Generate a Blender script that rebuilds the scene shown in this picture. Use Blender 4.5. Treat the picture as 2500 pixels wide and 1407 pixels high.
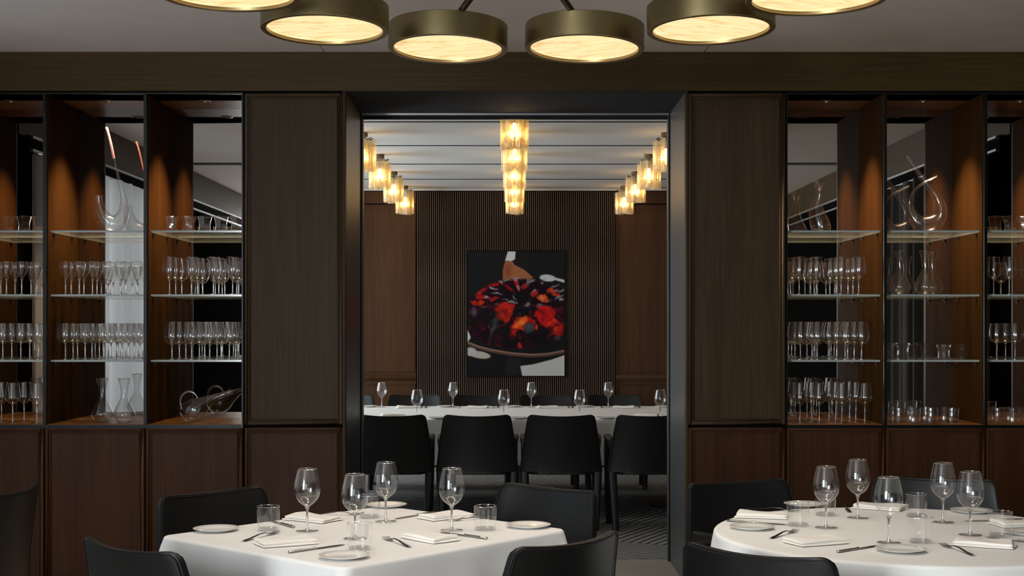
import bpy, bmesh, math, random
import numpy as np
from mathutils import Vector, Matrix
random.seed(7)
PI = math.pi
SC = bpy.context.scene
COL = SC.collection
for o in list(bpy.data.objects):
    bpy.data.objects.remove(o)

# ------------------------------------------------------------------ camera, sky, daylight, exposure
F = 3350.0            # focal length in pixels of the 2500 x 1407 frame
CX, HY = 1256.0, 795.0
EYE = 1.45
cam = bpy.data.cameras.new('camera')
cam.sensor_width = 36.0
cam.lens = F / 2500.0 * 36.0
cam.shift_x = (1250.0 - CX) / 2500.0
cam.shift_y = (HY - 703.5) / 2500.0
cam.clip_start = 0.05
camo = bpy.data.objects.new('camera', cam)
COL.objects.link(camo)
camo.location = (0, 0, EYE)
camo.rotation_euler = (PI / 2, 0, 0)
SC.camera = camo

W = bpy.data.worlds.new('sky'); SC.world = W; W.use_nodes = True
W.node_tree.nodes['Background'].inputs[0].default_value = (0.72, 0.82, 1.0, 1)
W.node_tree.nodes['Background'].inputs[1].default_value = 0.8

def area(name, loc, direction, sx, sy, power, col=(0.93, 0.97, 1.0), spread=PI):
    l = bpy.data.lights.new(name, 'AREA'); l.shape = 'RECTANGLE'
    l.size, l.size_y = sx, sy; l.energy = power; l.color = col; l.spread = spread
    o = bpy.data.objects.new(name, l); COL.objects.link(o)
    o.location = loc
    o.rotation_euler = Vector(direction).to_track_quat('-Z', 'Y').to_euler()
    return o
# daylight that enters by the windows (rear corner windows, curtained side window, dining room windows)
area('daylight_side_window', (-3.75, -1.1, 1.75), (3.9, 5.2, -1.3), 2.5, 2.3, 270, spread=math.radians(130))
area('daylight_rear_window', (-1.3, -3.05, 1.75), (0.2, 1, -0.2), 3.2, 2.3, 14, spread=math.radians(95))
area('daylight_curtained_window', (-3.62, 5.7, 1.6), (1, 0, -0.1), 2.9, 2.2, 26)
area('daylight_dining_window', (-3.75, 11.3, 1.6), (1, 0, 0.02), 3.6, 2.0, 145)

VS = SC.view_settings
VS.view_transform = 'Standard'; VS.look = 'None'; VS.exposure = 0.3; VS.gamma = 1.0
VS.use_curve_mapping = False
cy = SC.cycles
cy.max_bounces = 10; cy.diffuse_bounces = 4; cy.glossy_bounces = 6; cy.transmission_bounces = 8
cy.transparent_max_bounces = 40
cy.caustics_reflective = False; cy.caustics_refractive = False
cy.sample_clamp_indirect = 4.0

# ------------------------------------------------------------------ mesh helpers
class MB:
    def __init__(s):
        s.v = []; s.f = []; s.m = []
    def add(s, verts, faces, mi=0):
        b = len(s.v)
        s.v += [tuple(p) for p in verts]
        s.f += [tuple(i + b for i in f) for f in faces]
        s.m += [mi] * len(faces)
        return s
    def box(s, x0, x1, y0, y1, z0, z1, mi=0):
        v = [(x, y, z) for z in (z0, z1) for y in (y0, y1) for x in (x0, x1)]
        return s.add(v, [(0, 2, 3, 1), (4, 5, 7, 6), (0, 1, 5, 4), (2, 6, 7, 3), (0, 4, 6, 2), (1, 3, 7, 5)], mi)
    def lathe(s, prof, n=24, mi=0, c=(0, 0, 0), lobes=0, amp=0.0):
        rings = []; v = []; f = []
        for r, z in prof:
            if r < 1e-7:
                rings.append([len(v)]); v.append((c[0], c[1], c[2] + z))
            else:
                base = len(v); rings.append(list(range(base, base + n)))
                for k in range(n):
                    a = 2 * PI * k / n
                    rr = r * (1 + amp * math.cos(lobes * a)) if lobes else r
                    v.append((c[0] + rr * math.cos(a), c[1] + rr * math.sin(a), c[2] + z))
        for A, B in zip(rings, rings[1:]):
            if len(A) == 1 and len(B) == 1: continue
            for k in range(n):
                k2 = (k + 1) % n
                if len(A) == 1: f.append((A[0], B[k2], B[k]))
                elif len(B) == 1: f.append((A[k], A[k2], B[0]))
                else: f.append((A[k], A[k2], B[k2], B[k]))
        return s.add(v, f, mi)
    def loft(s, rings, mi=0, caps=True):
        n = len(rings[0]); v = [p for r in rings for p in r]; f = []
        for i in range(len(rings) - 1):
            for k in range(n):
                k2 = (k + 1) % n
                f.append((i * n + k, i * n + k2, (i + 1) * n + k2, (i + 1) * n + k))
        if caps:
            f.append(tuple(range(n))[::-1]); f.append(tuple((len(rings) - 1) * n + k for k in range(n)))
        return s.add(v, f, mi)
    def tube(s, pts, rad, n=10, mi=0, caps=True, flat=1.0):
        pts = [Vector(p) for p in pts]
        if not isinstance(rad, (list, tuple)): rad = [rad] * len(pts)
        t0 = (pts[1] - pts[0]).normalized()
        ref = Vector((0, 0, 1)) if abs(t0.z) < 0.9 else Vector((1, 0, 0))
        nrm = (ref - t0 * ref.dot(t0)).normalized(); rings = []
        for i, p in enumerate(pts):
            t = (pts[min(i + 1, len(pts) - 1)] - pts[max(i - 1, 0)]).normalized()
            nrm = (nrm - t * nrm.dot(t)).normalized(); b = t.cross(nrm)
            rings.append([tuple(p + (nrm * math.cos(2 * PI * k / n) * flat + b * math.sin(2 * PI * k / n)) * rad[i]) for k in range(n)])
        return s.loft(rings, mi, caps)
    def mesh(s, name, mats, smooth=True, angle=38):
        me = bpy.data.meshes.new(name); me.from_pydata(s.v, [], s.f)
        if not isinstance(mats, (list, tuple)): mats = [mats]
        for m in mats: me.materials.append(m)
        me.polygons.foreach_set('material_index', s.m)
        me.update()
        if smooth:
            me.polygons.foreach_set('use_smooth', [True] * len(me.polygons))
            me.set_sharp_from_angle(angle=math.radians(angle))
        return me

def bevel_mesh(me, w, seg=2, angle=40):
    bm = bmesh.new(); bm.from_mesh(me)
    bmesh.ops.remove_doubles(bm, verts=bm.verts, dist=1e-6)
    ed = [e for e in bm.edges if len(e.link_faces) == 2 and e.calc_face_angle(0) > math.radians(angle)]
    bmesh.ops.bevel(bm, geom=ed, offset=w, segments=seg, affect='EDGES', profile=0.5, clamp_overlap=True)
    bm.to_mesh(me); bm.free()
    me.polygons.foreach_set('use_smooth', [True] * len(me.polygons))
    me.set_sharp_from_angle(angle=math.radians(38))
    return me

def obj(name, me, parent=None, loc=(0, 0, 0), rot=(0, 0, 0)):
    o = bpy.data.objects.new(name, me); COL.objects.link(o)
    o.location = loc; o.rotation_euler = rot
    if parent: o.parent = parent
    return o
def empty(name, loc=(0, 0, 0), rz=0.0, parent=None):
    o = bpy.data.objects.new(name, None); COL.objects.link(o)
    o.location = loc; o.rotation_euler = (0, 0, rz); o.empty_display_size = 0.1
    if parent: o.parent = parent
    return o
def tag(o, label=None, cat=None, group=None, kind=None):
    if label: o['label'] = label
    if cat: o['category'] = cat
    if group: o['group'] = group
    if kind: o['kind'] = kind
    return o
def copy_tree(o, parent=None):
    c = o.copy(); COL.objects.link(c); c.parent = parent
    for ch in list(o.children): copy_tree(ch, c)
    return c
def place(proto, loc, rz, label, cat, group=None):
    if proto.get('used'):
        o = copy_tree(proto)
    else:
        o = proto; proto['used'] = 1
    o.location = loc; o.rotation_euler = (0, 0, rz)
    tag(o, label, cat, group)
    return o
def finish_prototypes(*ps):
    for p in ps:
        for o in bpy.data.objects:
            if 'used' in o: del o['used']
def boxobj(name, b, mat, parent=None, bev=0.0):
    me = MB().box(*b).mesh(name, mat, smooth=False)
    if bev: bevel_mesh(me, bev)
    return obj(name, me, parent)
def at(px, py, z):
    """point at height z that the frame shows at (px, py) on a horizontal plane"""
    Y = F * (EYE - z) / (py - HY)
    return ((px - CX) * Y / F, Y)

# ------------------------------------------------------------------ materials
def mat(name):
    m = bpy.data.materials.new(name); m.use_nodes = True
    nt = m.node_tree; nt.nodes.clear()
    return m, nt, nt.nodes, nt.links
def out(nt, sh):
    o = nt.nodes.new('ShaderNodeOutputMaterial'); nt.links.new(sh, o.inputs['Surface'])
def bsdf(nt, **k):
    b = nt.nodes.new('ShaderNodeBsdfPrincipled')
    for n, v in k.items(): b.inputs[n.replace('_', ' ')].default_value = v
    return b
def c4(c): return (c[0], c[1], c[2], 1)
def noise(nt, scale=(1, 1, 1), ns=5.0, detail=4.0, coord='Object', rough=0.5, dist=0.0):
    tc = nt.nodes.new('ShaderNodeTexCoord'); mp = nt.nodes.new('ShaderNodeMapping')
    mp.inputs['Scale'].default_value = scale
    nt.links.new(tc.outputs[coord], mp.inputs[0])
    n = nt.nodes.new('ShaderNodeTexNoise'); n.inputs['Scale'].default_value = ns
    n.inputs['Detail'].default_value = detail; n.inputs['Roughness'].default_value = rough
    n.inputs['Distortion'].default_value = dist
    nt.links.new(mp.outputs[0], n.inputs['Vector'])
    return n
def ramp(nt, fac, stops):
    r = nt.nodes.new('ShaderNodeValToRGB'); e = r.color_ramp.elements
    while len(e) < len(stops): e.new(0.5)
    for el, (p, c) in zip(e, stops): el.position = p; el.color = c4(c)
    nt.links.new(fac, r.inputs[0]); return r
def bump(nt, h, strength=0.1, dist=0.01):
    b = nt.nodes.new('ShaderNodeBump'); b.inputs['Strength'].default_value = strength
    b.inputs['Distance'].default_value = dist; nt.links.new(h, b.inputs['Height']); return b

def wood(name, dark, light, axis='Z', rough=0.5, coat=0.0, spec=0.16):
    m, nt, N, L = mat(name)
    sc = {'Z': (38, 38, 1.1), 'X': (1.1, 38, 38), 'Y': (38, 1.1, 38)}[axis]
    n = noise(nt, sc, 2.0, 6, rough=0.62, dist=0.25)
    n2 = noise(nt, tuple(s * 0.12 for s in sc), 2.0, 2)
    mx = N.new('ShaderNodeMath'); mx.operation = 'MULTIPLY_ADD'; mx.inputs[1].default_value = 0.6
    L.new(n.outputs['Fac'], mx.inputs[0])
    m2 = N.new('ShaderNodeMath'); m2.operation = 'MULTIPLY'; m2.inputs[1].default_value = 0.4
    L.new(n2.outputs['Fac'], m2.inputs[0]); L.new(m2.outputs[0], mx.inputs[2])
    r = ramp(nt, mx.outputs[0], [(0.32, dark), (0.68, light)])
    b = bsdf(nt, Roughness=rough, Coat_Weight=coat, Coat_Roughness=0.3)
    b.inputs['Specular IOR Level'].default_value = spec
    L.new(r.outputs[0], b.inputs['Base Color'])
    L.new(bump(nt, n.outputs['Fac'], 0.06, 0.002).outputs[0], b.inputs['Normal'])
    out(nt, b.outputs[0]); return m
def plain(name, col, rough=0.5, metal=0.0, spec=0.5, bumpy=0.0, bs=200.0, vary=0.12, vs=6.0, coat=0.0):
    m, nt, N, L = mat(name)
    n = noise(nt, (1, 1, 1), vs, 3)
    r = ramp(nt, n.outputs['Fac'], [(0.3, tuple(c * (1 - vary) for c in col)), (0.7, tuple(min(1, c * (1 + vary)) for c in col))])
    b = bsdf(nt, Roughness=rough, Metallic=metal, Coat_Weight=coat)
    b.inputs['Specular IOR Level'].default_value = spec
    L.new(r.outputs[0], b.inputs['Base Color'])
    if bumpy:
        n2 = noise(nt, (1, 1, 1), bs, 3)
        L.new(bump(nt, n2.outputs['Fac'], bumpy, 0.002).outputs[0], b.inputs['Normal'])
    out(nt, b.outputs[0]); return m
def thin_glass(name, tint=(1, 1, 1), base=0.07, edge=0.9, power=4.0, rough=0.015, haze=0.0, hrough=0.28):
    """a thin wall of glass: clear, with a mirror reflection that rises at grazing angles"""
    m, nt, N, L = mat(name)
    lw = N.new('ShaderNodeLayerWeight'); lw.inputs[0].default_value = 0.5
    p = N.new('ShaderNodeMath'); p.operation = 'POWER'; p.inputs[1].default_value = power
    L.new(lw.outputs['Facing'], p.inputs[0])
    a = N.new('ShaderNodeMath'); a.operation = 'MULTIPLY_ADD'; a.use_clamp = True
    a.inputs[1].default_value = edge; a.inputs[2].default_value = base
    L.new(p.outputs[0], a.inputs[0])
    t = N.new('ShaderNodeBsdfTransparent'); t.inputs[0].default_value = c4(tint)
    g = N.new('ShaderNodeBsdfGlossy'); g.inputs['Roughness'].default_value = rough
    g.inputs[0].default_value = (1, 1, 1, 1)
    mx = N.new('ShaderNodeMixShader')
    L.new(a.outputs[0], mx.inputs[0]); L.new(t.outputs[0], mx.inputs[1]); L.new(g.outputs[0], mx.inputs[2])
    res = mx
    if haze:      # faint broad sheen added in place of refracted spotlight sparkle
        g2 = N.new('ShaderNodeBsdfGlossy'); g2.inputs['Roughness'].default_value = hrough
        res = N.new('ShaderNodeMixShader'); res.inputs[0].default_value = haze
        L.new(mx.outputs[0], res.inputs[1]); L.new(g2.outputs[0], res.inputs[2])
    out(nt, res.outputs[0]); return m
def solid_glass(name, col=(1, 1, 1)):
    m, nt, N, L = mat(name)
    g = N.new('ShaderNodeBsdfGlass'); g.inputs['IOR'].default_value = 1.48; g.inputs[0].default_value = c4(col)
    g.inputs['Roughness'].default_value = 0.07
    g2 = N.new('ShaderNodeBsdfGlossy'); g2.inputs['Roughness'].default_value = 0.18  # broad gloss added to stand in for sparkle refracted by the stems
    mx = N.new('ShaderNodeMixShader'); mx.inputs[0].default_value = 0.16
    L.new(g.outputs[0], mx.inputs[1]); L.new(g2.outputs[0], mx.inputs[2])
    out(nt, mx.outputs[0]); return m
def emit(name, col, strength):
    m, nt, N, L = mat(name)
    e = N.new('ShaderNodeEmission'); e.inputs[0].default_value = c4(col); e.inputs[1].default_value = strength
    out(nt, e.outputs[0]); return m

M = {}
M['wood_v'] = wood('walnut_veneer', (0.038, 0.023, 0.010), (0.072, 0.047, 0.023), 'Z')
M['wood_h'] = wood('walnut_veneer_lengthwise', (0.050, 0.029, 0.010), (0.098, 0.060, 0.023), 'X')
M['wood_low'] = wood('walnut_red_veneer', (0.034, 0.0125, 0.005), (0.068, 0.028, 0.0105), 'Z')
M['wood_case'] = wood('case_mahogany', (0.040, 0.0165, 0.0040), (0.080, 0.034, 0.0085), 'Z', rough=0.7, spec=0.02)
M['wood_case_lit'] = wood('case_mahogany_board_lit', (0.15, 0.056, 0.016), (0.34, 0.14, 0.045), 'X', rough=0.35, spec=0.12)  # orange downlight glow on the boards put into a lighter wood colour
M['wood_back'] = wood('dining_panel_veneer', (0.050, 0.021, 0.009), (0.095, 0.043, 0.019), 'Z')
M['slat'] = wood('slat_walnut', (0.085, 0.053, 0.035), (0.18, 0.122, 0.088), 'Z', rough=0.55)
M['slat_back'] = plain('slat_backing', (0.006, 0.004, 0.003), 0.9, spec=0.05)
M['black_gap'] = plain('black_shadow_gap', (0.004, 0.004, 0.004), 0.9, spec=0.03)
M['frame_black'] = plain('blackened_bronze', (0.012, 0.012, 0.012), 0.35, 0.6)
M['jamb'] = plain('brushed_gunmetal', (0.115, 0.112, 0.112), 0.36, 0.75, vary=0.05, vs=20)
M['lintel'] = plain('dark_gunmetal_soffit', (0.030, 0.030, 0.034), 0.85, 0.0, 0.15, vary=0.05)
M['steel_trim'] = plain('steel_trim', (0.42, 0.43, 0.44), 0.35, 0.9)
M['ceil'] = plain('warm_grey_plaster', (0.84, 0.81, 0.79), 0.85, spec=0.1, vary=0.03, vs=3, bumpy=0.02)
M['ceil_back'] = plain('white_ceiling_board', (0.66, 0.66, 0.66), 0.8, vary=0.02, vs=3)
M['stone'] = None
M['leather'] = plain('black_leather', (0.0065, 0.0065, 0.0068), 0.42, 0, 0.36, bumpy=0.12, bs=420, vary=0.2)
M['leather_seam'] = plain('leather_seam', (0.011, 0.011, 0.011), 0.6, spec=0.2)
M['cloth'] = plain('white_linen', (0.84, 0.825, 0.81), 0.85, 0, 0.2, bumpy=0.05, bs=900, vary=0.015)
M['napkin'] = plain('white_napkin', (0.88, 0.845, 0.80), 0.9, 0, 0.2, bumpy=0.08, bs=700, vary=0.015)
M['china'] = plain('white_china', (0.86, 0.845, 0.81), 0.12, 0, 0.5, vary=0.01)
M['cutlery'] = plain('polished_steel', (0.52, 0.51, 0.50), 0.14, 1.0, vary=0.03)
M['glass'] = thin_glass('clear_glass_wall', haze=0.03)
M['glass_case'] = thin_glass('display_glass_wall', haze=0.065, hrough=0.17)
M['glass_foot'] = thin_glass('clear_glass_foot', (0.93, 0.94, 0.94), 0.12, 0.8, 3.0, haze=0.08, hrough=0.2)
M['glass_base'] = thin_glass('clear_glass_base', (0.96, 0.965, 0.965), 0.04, 0.6, 3.0)
M['glass_solid'] = solid_glass('clear_glass_solid')
M['glass_rim'] = thin_glass('glass_rim', (0.85, 0.85, 0.85), 0.35, 0.6, 1.5, 0.05)
M['carafe'] = thin_glass('carafe_glass', (0.97, 0.97, 0.97), 0.08, 0.9, 3.0, haze=0.03)
M['etch'] = plain('etched_lettering', (0.5, 0.5, 0.5), 0.8)
M['shelf'] = thin_glass('shelf_glass', (0.90, 0.94, 0.92), 0.05, 0.75, 5.0)
M['shelf_edge'] = plain('shelf_glass_edge', (0.42, 0.47, 0.46), 0.15, 0.0, 0.8)
M['pane'] = thin_glass('window_pane', (0.95, 0.97, 0.96), 0.05)
M['brass'] = plain('aged_brass', (0.36, 0.285, 0.145), 0.38, 1.0, vary=0.08, vs=3)
M['bronze_dark'] = plain('dark_bronze', (0.05, 0.04, 0.03), 0.35, 0.9)
M['lamp_metal'] = plain('lamp_canopy_bronze', (0.16, 0.12, 0.07), 0.4, 0.9)
M['rail'] = plain('rail_aluminium', (0.6, 0.6, 0.6), 0.35, 0.8)
M['drape'] = plain('dark_drape', (0.06, 0.058, 0.055), 0.9)
M['pink'] = plain('rose_glass_rod', (0.75, 0.36, 0.36), 0.15, 0.0, 0.8, vary=0.15, vs=30)
M['black_wall'] = plain('dark_lacquer_wall', (0.006, 0.006, 0.006), 0.95, spec=0.0)
M['wall_plain'] = plain('dining_wall_plaster', (0.25, 0.24, 0.23), 0.9, spec=0.1)
M['canvas_edge'] = plain('canvas_edge', (0.006, 0.006, 0.006), 0.8, spec=0.1)

# mirror
m, nt, N, L = mat('bronze_mirror')
g = N.new('ShaderNodeBsdfGlossy'); g.inputs[0].default_value = (0.60, 0.57, 0.53, 1); g.inputs['Roughness'].default_value = 0.0
out(nt, g.outputs[0]); M['mirror'] = m
# sheer curtain
m, nt, N, L = mat('sheer_curtain')
d = N.new('ShaderNodeBsdfDiffuse'); d.inputs[0].default_value = (0.75, 0.76, 0.78, 1)
t = N.new('ShaderNodeBsdfTranslucent'); t.inputs[0].default_value = (0.75, 0.76, 0.78, 1)
a = N.new('ShaderNodeMixShader'); a.inputs[0].default_value = 0.5
L.new(d.outputs[0], a.inputs[1]); L.new(t.outputs[0], a.inputs[2])
out(nt, a.outputs[0]); M['sheer'] = m
# stone
m, nt, N, L = mat('honed_limestone')
n = noise(nt, (1, 1, 1), 2.4, 8, rough=0.6, dist=1.0)
r = ramp(nt, n.outputs['Fac'], [(0.3, (0.34, 0.30, 0.25)), (0.5, (0.46, 0.415, 0.35)), (0.72, (0.39, 0.35, 0.30))])
b = bsdf(nt, Roughness=0.4); L.new(r.outputs[0], b.inputs['Base Color']); out(nt, b.outputs[0]); M['stone'] = m
# carpet: fields of ribs in two directions
m, nt, N, L = mat('ribbed_carpet')
tc = N.new('ShaderNodeTexCoord')
def wave(rot, scale):
    mp = N.new('ShaderNodeMapping'); mp.inputs['Rotation'].default_value = (0, 0, rot)
    L.new(tc.outputs['Object'], mp.inputs[0])
    w = N.new('ShaderNodeTexWave'); w.inputs['Scale'].default_value = scale; w.inputs['Distortion'].default_value = 0.6
    w.inputs['Detail'].default_value = 1.0
    L.new(mp.outputs[0], w.inputs[0]); return w
w1 = wave(math.radians(28), 5.2); w2 = wave(math.radians(-62), 5.2)
mp = N.new('ShaderNodeMapping'); mp.inputs['Rotation'].default_value = (0, 0, math.radians(28)); L.new(tc.outputs['Object'], mp.inputs[0])
ck = N.new('ShaderNodeTexChecker'); ck.inputs['Scale'].default_value = 1.3; L.new(mp.outputs[0], ck.inputs[0])
mix = N.new('ShaderNodeMix'); mix.data_type = 'FLOAT'
L.new(ck.outputs['Fac'], mix.inputs[0]); L.new(w1.outputs['Fac'], mix.inputs[2]); L.new(w2.outputs['Fac'], mix.inputs[3])
r = ramp(nt, mix.outputs[0], [(0.0, (0.03, 0.03, 0.03)), (0.13, (0.07, 0.07, 0.07)), (0.24, (0.32, 0.317, 0.31)), (1.0, (0.40, 0.396, 0.388))])
b = bsdf(nt, Roughness=0.95); b.inputs['Specular IOR Level'].default_value = 0.1
L.new(r.outputs[0], b.inputs['Base Color'])
L.new(bump(nt, mix.outputs[0], 0.5, 0.01).outputs[0], b.inputs['Normal'])
out(nt, b.outputs[0]); M['carpet'] = m
# alabaster diffuser, lit from inside
m, nt, N, L = mat('lit_alabaster')
n = noise(nt, (2.0, 9.0, 2.0), 2.2, 6, rough=0.62, dist=1.4)
r = ramp(nt, n.outputs['Fac'], [(0.30, (0.50, 0.26, 0.09)), (0.41, (0.92, 0.60, 0.28)), (0.50, (1.0, 0.72, 0.39)), (0.8, (1.0, 0.79, 0.48))])
e = N.new('ShaderNodeEmission'); e.inputs[1].default_value = 1.9
L.new(r.outputs[0], e.inputs[0])
tr = N.new('ShaderNodeBsdfTransparent'); mx = N.new('ShaderNodeMixShader'); mx.inputs[0].default_value = 0.5
L.new(tr.outputs[0], mx.inputs[1]); L.new(e.outputs[0], mx.inputs[2]); out(nt, mx.outputs[0]); M['alabaster'] = m
# gold-flecked lamp glass
m, nt, N, L = mat('gold_fleck_glass')
n = noise(nt, (1, 1, 1), 190, 2)
r = ramp(nt, n.outputs['Fac'], [(0.38, (0.50, 0.36, 0.17)), (0.60, (1.0, 0.86, 0.60))])
tr = N.new('ShaderNodeBsdfTransparent'); tr.inputs[0].default_value = (0.99, 0.94, 0.80, 1)
tl = N.new('ShaderNodeBsdfTranslucent'); L.new(r.outputs[0], tl.inputs[0])
gl = N.new('ShaderNodeBsdfGlossy'); gl.inputs['Roughness'].default_value = 0.12; gl.inputs[0].default_value = (1, 0.93, 0.8, 1)
bp = bump(nt, n.outputs['Fac'], 0.6, 0.004); L.new(bp.outputs[0], gl.inputs['Normal'])
a1 = N.new('ShaderNodeMixShader'); a1.inputs[0].default_value = 0.13
lw = N.new('ShaderNodeLayerWeight'); lw.inputs[0].default_value = .5
pw = N.new('ShaderNodeMath'); pw.operation = 'POWER'; pw.inputs[1].default_value = 2.0; L.new(lw.outputs['Facing'], pw.inputs[0])
ma = N.new('ShaderNodeMath'); ma.operation = 'MULTIPLY_ADD'; ma.inputs[1].default_value = .38; ma.inputs[2].default_value = .06; L.new(pw.outputs[0], ma.inputs[0])
L.new(ma.outputs[0], a1.inputs[0])
L.new(tr.outputs[0], a1.inputs[1]); L.new(tl.outputs[0], a1.inputs[2])
a2 = N.new('ShaderNodeMixShader'); a2.inputs[0].default_value = 0.18
L.new(a1.outputs[0], a2.inputs[1]); L.new(gl.outputs[0], a2.inputs[2])
out(nt, a2.outputs[0]); M['gold_glass'] = m
M['bulb'] = emit('lamp_bulb', (1.0, 0.66, 0.30), 16.0)
M['spot_lens'] = emit('downlight_lens', (1.0, 0.62, 0.36), 0.9)

# ------------------------------------------------------------------ the rooms
YW = 7.65            # face of the cabinet wall
YM = 8.21            # mirrors at the back of the display cases
YJ = 8.44            # far end of the doorway
YB = 14.0            # slatted end wall of the dining room
PX = YW / F          # metres per pixel on the cabinet wall
def wx(px): return (px - CX) * PX
def wz(py): return EYE + (HY - py) * PX
HALF = 3.2
ZC = EYE + (HY - 127) * PX       # front ceiling
ZCB = EYE + 1.387                # dining ceiling
ZH = wz(222)                     # underside of the header
DL, DR = wx(843), wx(1674)       # doorway

fl = boxobj('floor', (-HALF, HALF, -2.7, 8.5, -0.1, 0.0), M['stone']); tag(fl, kind='structure')
fl = boxobj('floor_dining', (-3.4, 3.4, 8.5, YB + 0.2, -0.1, 0.0), M['carpet']); tag(fl, kind='structure')

# front ceiling: plaster panels with open joints and a black air slot
cl = empty('ceiling'); tag(cl, kind='structure')
xs = [-HALF, -1.06, 1.06, HALF]; ys = [(-2.7, 1.5), (1.505, 3.36), (3.56, 4.86), (4.865, YW + 0.02)]
for i in range(3):
    for (y0, y1) in ys:
        boxobj('ceiling_panel', (xs[i] + 0.003, xs[i + 1] - 0.003, y0, y1, ZC, ZC + 0.04), M['ceil'], cl)
boxobj('ceiling_backing', (-HALF - 0.6, HALF + 0.6, -3.2, YW + 0.3, ZC + 0.045, ZC + 0.1), M['black_gap'], cl)
boxobj('air_slot', (-HALF, HALF, 3.362, 3.558, ZC + 0.015, ZC + 0.03), M['black_gap'], cl)
# dining ceiling boards, 1.22 m wide
cb = empty('ceiling_dining'); tag(cb, kind='structure')
edges = [8.1, 9.33, 10.56, 11.77, 12.98, YB]
for a_, b_ in zip(edges, edges[1:]):
    boxobj('ceiling_panel', (-3.4, 3.4, a_ + 0.006, b_ - 0.006, ZCB, ZCB + 0.03), M['ceil_back'], cb)
for e_ in edges[1:-1]: boxobj('joint_shade_strip', (-3.4, 3.4, e_ - .006, e_ + .006, ZCB - .005, ZCB + .03), M['black_gap'], cb)  # black strips added under the joints to draw the shade of the grooves
boxobj('ceiling_backing', (-3.5, 3.5, 8.1, YB + 0.2, ZCB + 0.035, ZCB + 0.08), M['black_gap'], cb)
boxobj('cornice', (-1.62, 1.62, YB - 0.03, YB, ZCB - 0.012, ZCB), M['ceil_back'], cb)

def wall_x(name, x0, x1, ya, yb, ztop, holes, mt):
    """wall in a plane of constant x with window holes (y0, y1, z0, z1)"""
    mb = MB(); y = ya
    for (h0, h1, z0, z1) in holes:
        mb.box(x0, x1, y, h0, 0, ztop)
        mb.box(x0, x1, h0, h1, 0, z0); mb.box(x0, x1, h0, h1, z1, ztop); y = h1
    mb.box(x0, x1, y, yb, 0, ztop)
    return tag(obj(name, mb.mesh(name, mt, smooth=False)), kind='structure')
def window_x(name, x, y0, y1, z0, z1, n):
    w = empty(name); tag(w, kind='structure')
    mb = MB(); t = 0.05
    mb.box(x - 0.04, x + 0.04, y0, y0 + t, z0, z1); mb.box(x - 0.04, x + 0.04, y1 - t, y1, z0, z1)
    mb.box(x - 0.04, x + 0.04, y0 + t, y1 - t, z0, z0 + t); mb.box(x - 0.04, x + 0.04, y0 + t, y1 - t, z1 - t, z1)
    obj('window_frame', mb.mesh('window_frame', M['frame_black'], smooth=False), w)
    for k in range(n):
        a_ = y0 + t + (y1 - y0 - 2 * t) * k / n; b_ = y0 + t + (y1 - y0 - 2 * t) * (k + 1) / n
        if k: boxobj('mullion', (x - 0.03, x + 0.03, a_ - 0.02, a_ + 0.02, z0 + t, z1 - t), M['frame_black'], w)
        boxobj('pane', (x - 0.003, x + 0.003, a_ + 0.02 * (k > 0), b_ - 0.02 * (k < n - 1), z0 + t, z1 - t), M['pane'], w)
wall_x('wall_left', -HALF - 0.2, -HALF, -2.7, YW + 0.6, ZC, [(-2.4, 0.1, 0.5, 2.66), (4.25, 7.2, 0.4, 2.66)], M['black_wall'])
wall_x('wall_right', HALF, HALF + 0.2, -2.7, YW + 0.6, ZC, [], M['black_wall'])
window_x('window_1', -HALF - 0.1, -2.4, 0.1, 0.5, 2.66, 3)
window_x('window_2', -HALF - 0.1, 4.25, 7.2, 0.4, 2.66, 3)
mb = MB()
for (x0, x1, z0, z1) in [(-HALF - .2, -2.9, 0, ZC), (-2.9, 0.3, 0, 0.5), (-2.9, 0.3, 2.66, ZC), (0.3, HALF + .2, 0, ZC)]:
    mb.box(x0, x1, -2.9, -2.7, z0, z1)
tag(obj('wall_rear', mb.mesh('wall_rear', M['black_wall'], smooth=False)), kind='structure')
w3 = empty('window_3'); tag(w3, kind='structure')
mb = MB()
for (x0, x1, z0, z1) in [(-2.9, -2.85, .5, 2.66), (.25, .3, .5, 2.66), (-2.85, .25, .5, .55), (-2.85, .25, 2.61, 2.66)]:
    mb.box(x0, x1, -2.84, -2.76, z0, z1)
obj('window_frame', mb.mesh('window_frame', M['frame_black'], smooth=False), w3)
for k in range(4):
    a_, b_ = -2.85 + 3.1 * k / 4, -2.85 + 3.1 * (k + 1) / 4
    if k: boxobj('mullion', (a_ - .03, a_ + .03, -2.83, -2.77, .55, 2.61), M['frame_black'], w3)
    boxobj('pane', (a_ + .03, b_ - .03, -2.803, -2.797, .55, 2.61), M['pane'], w3)
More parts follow.
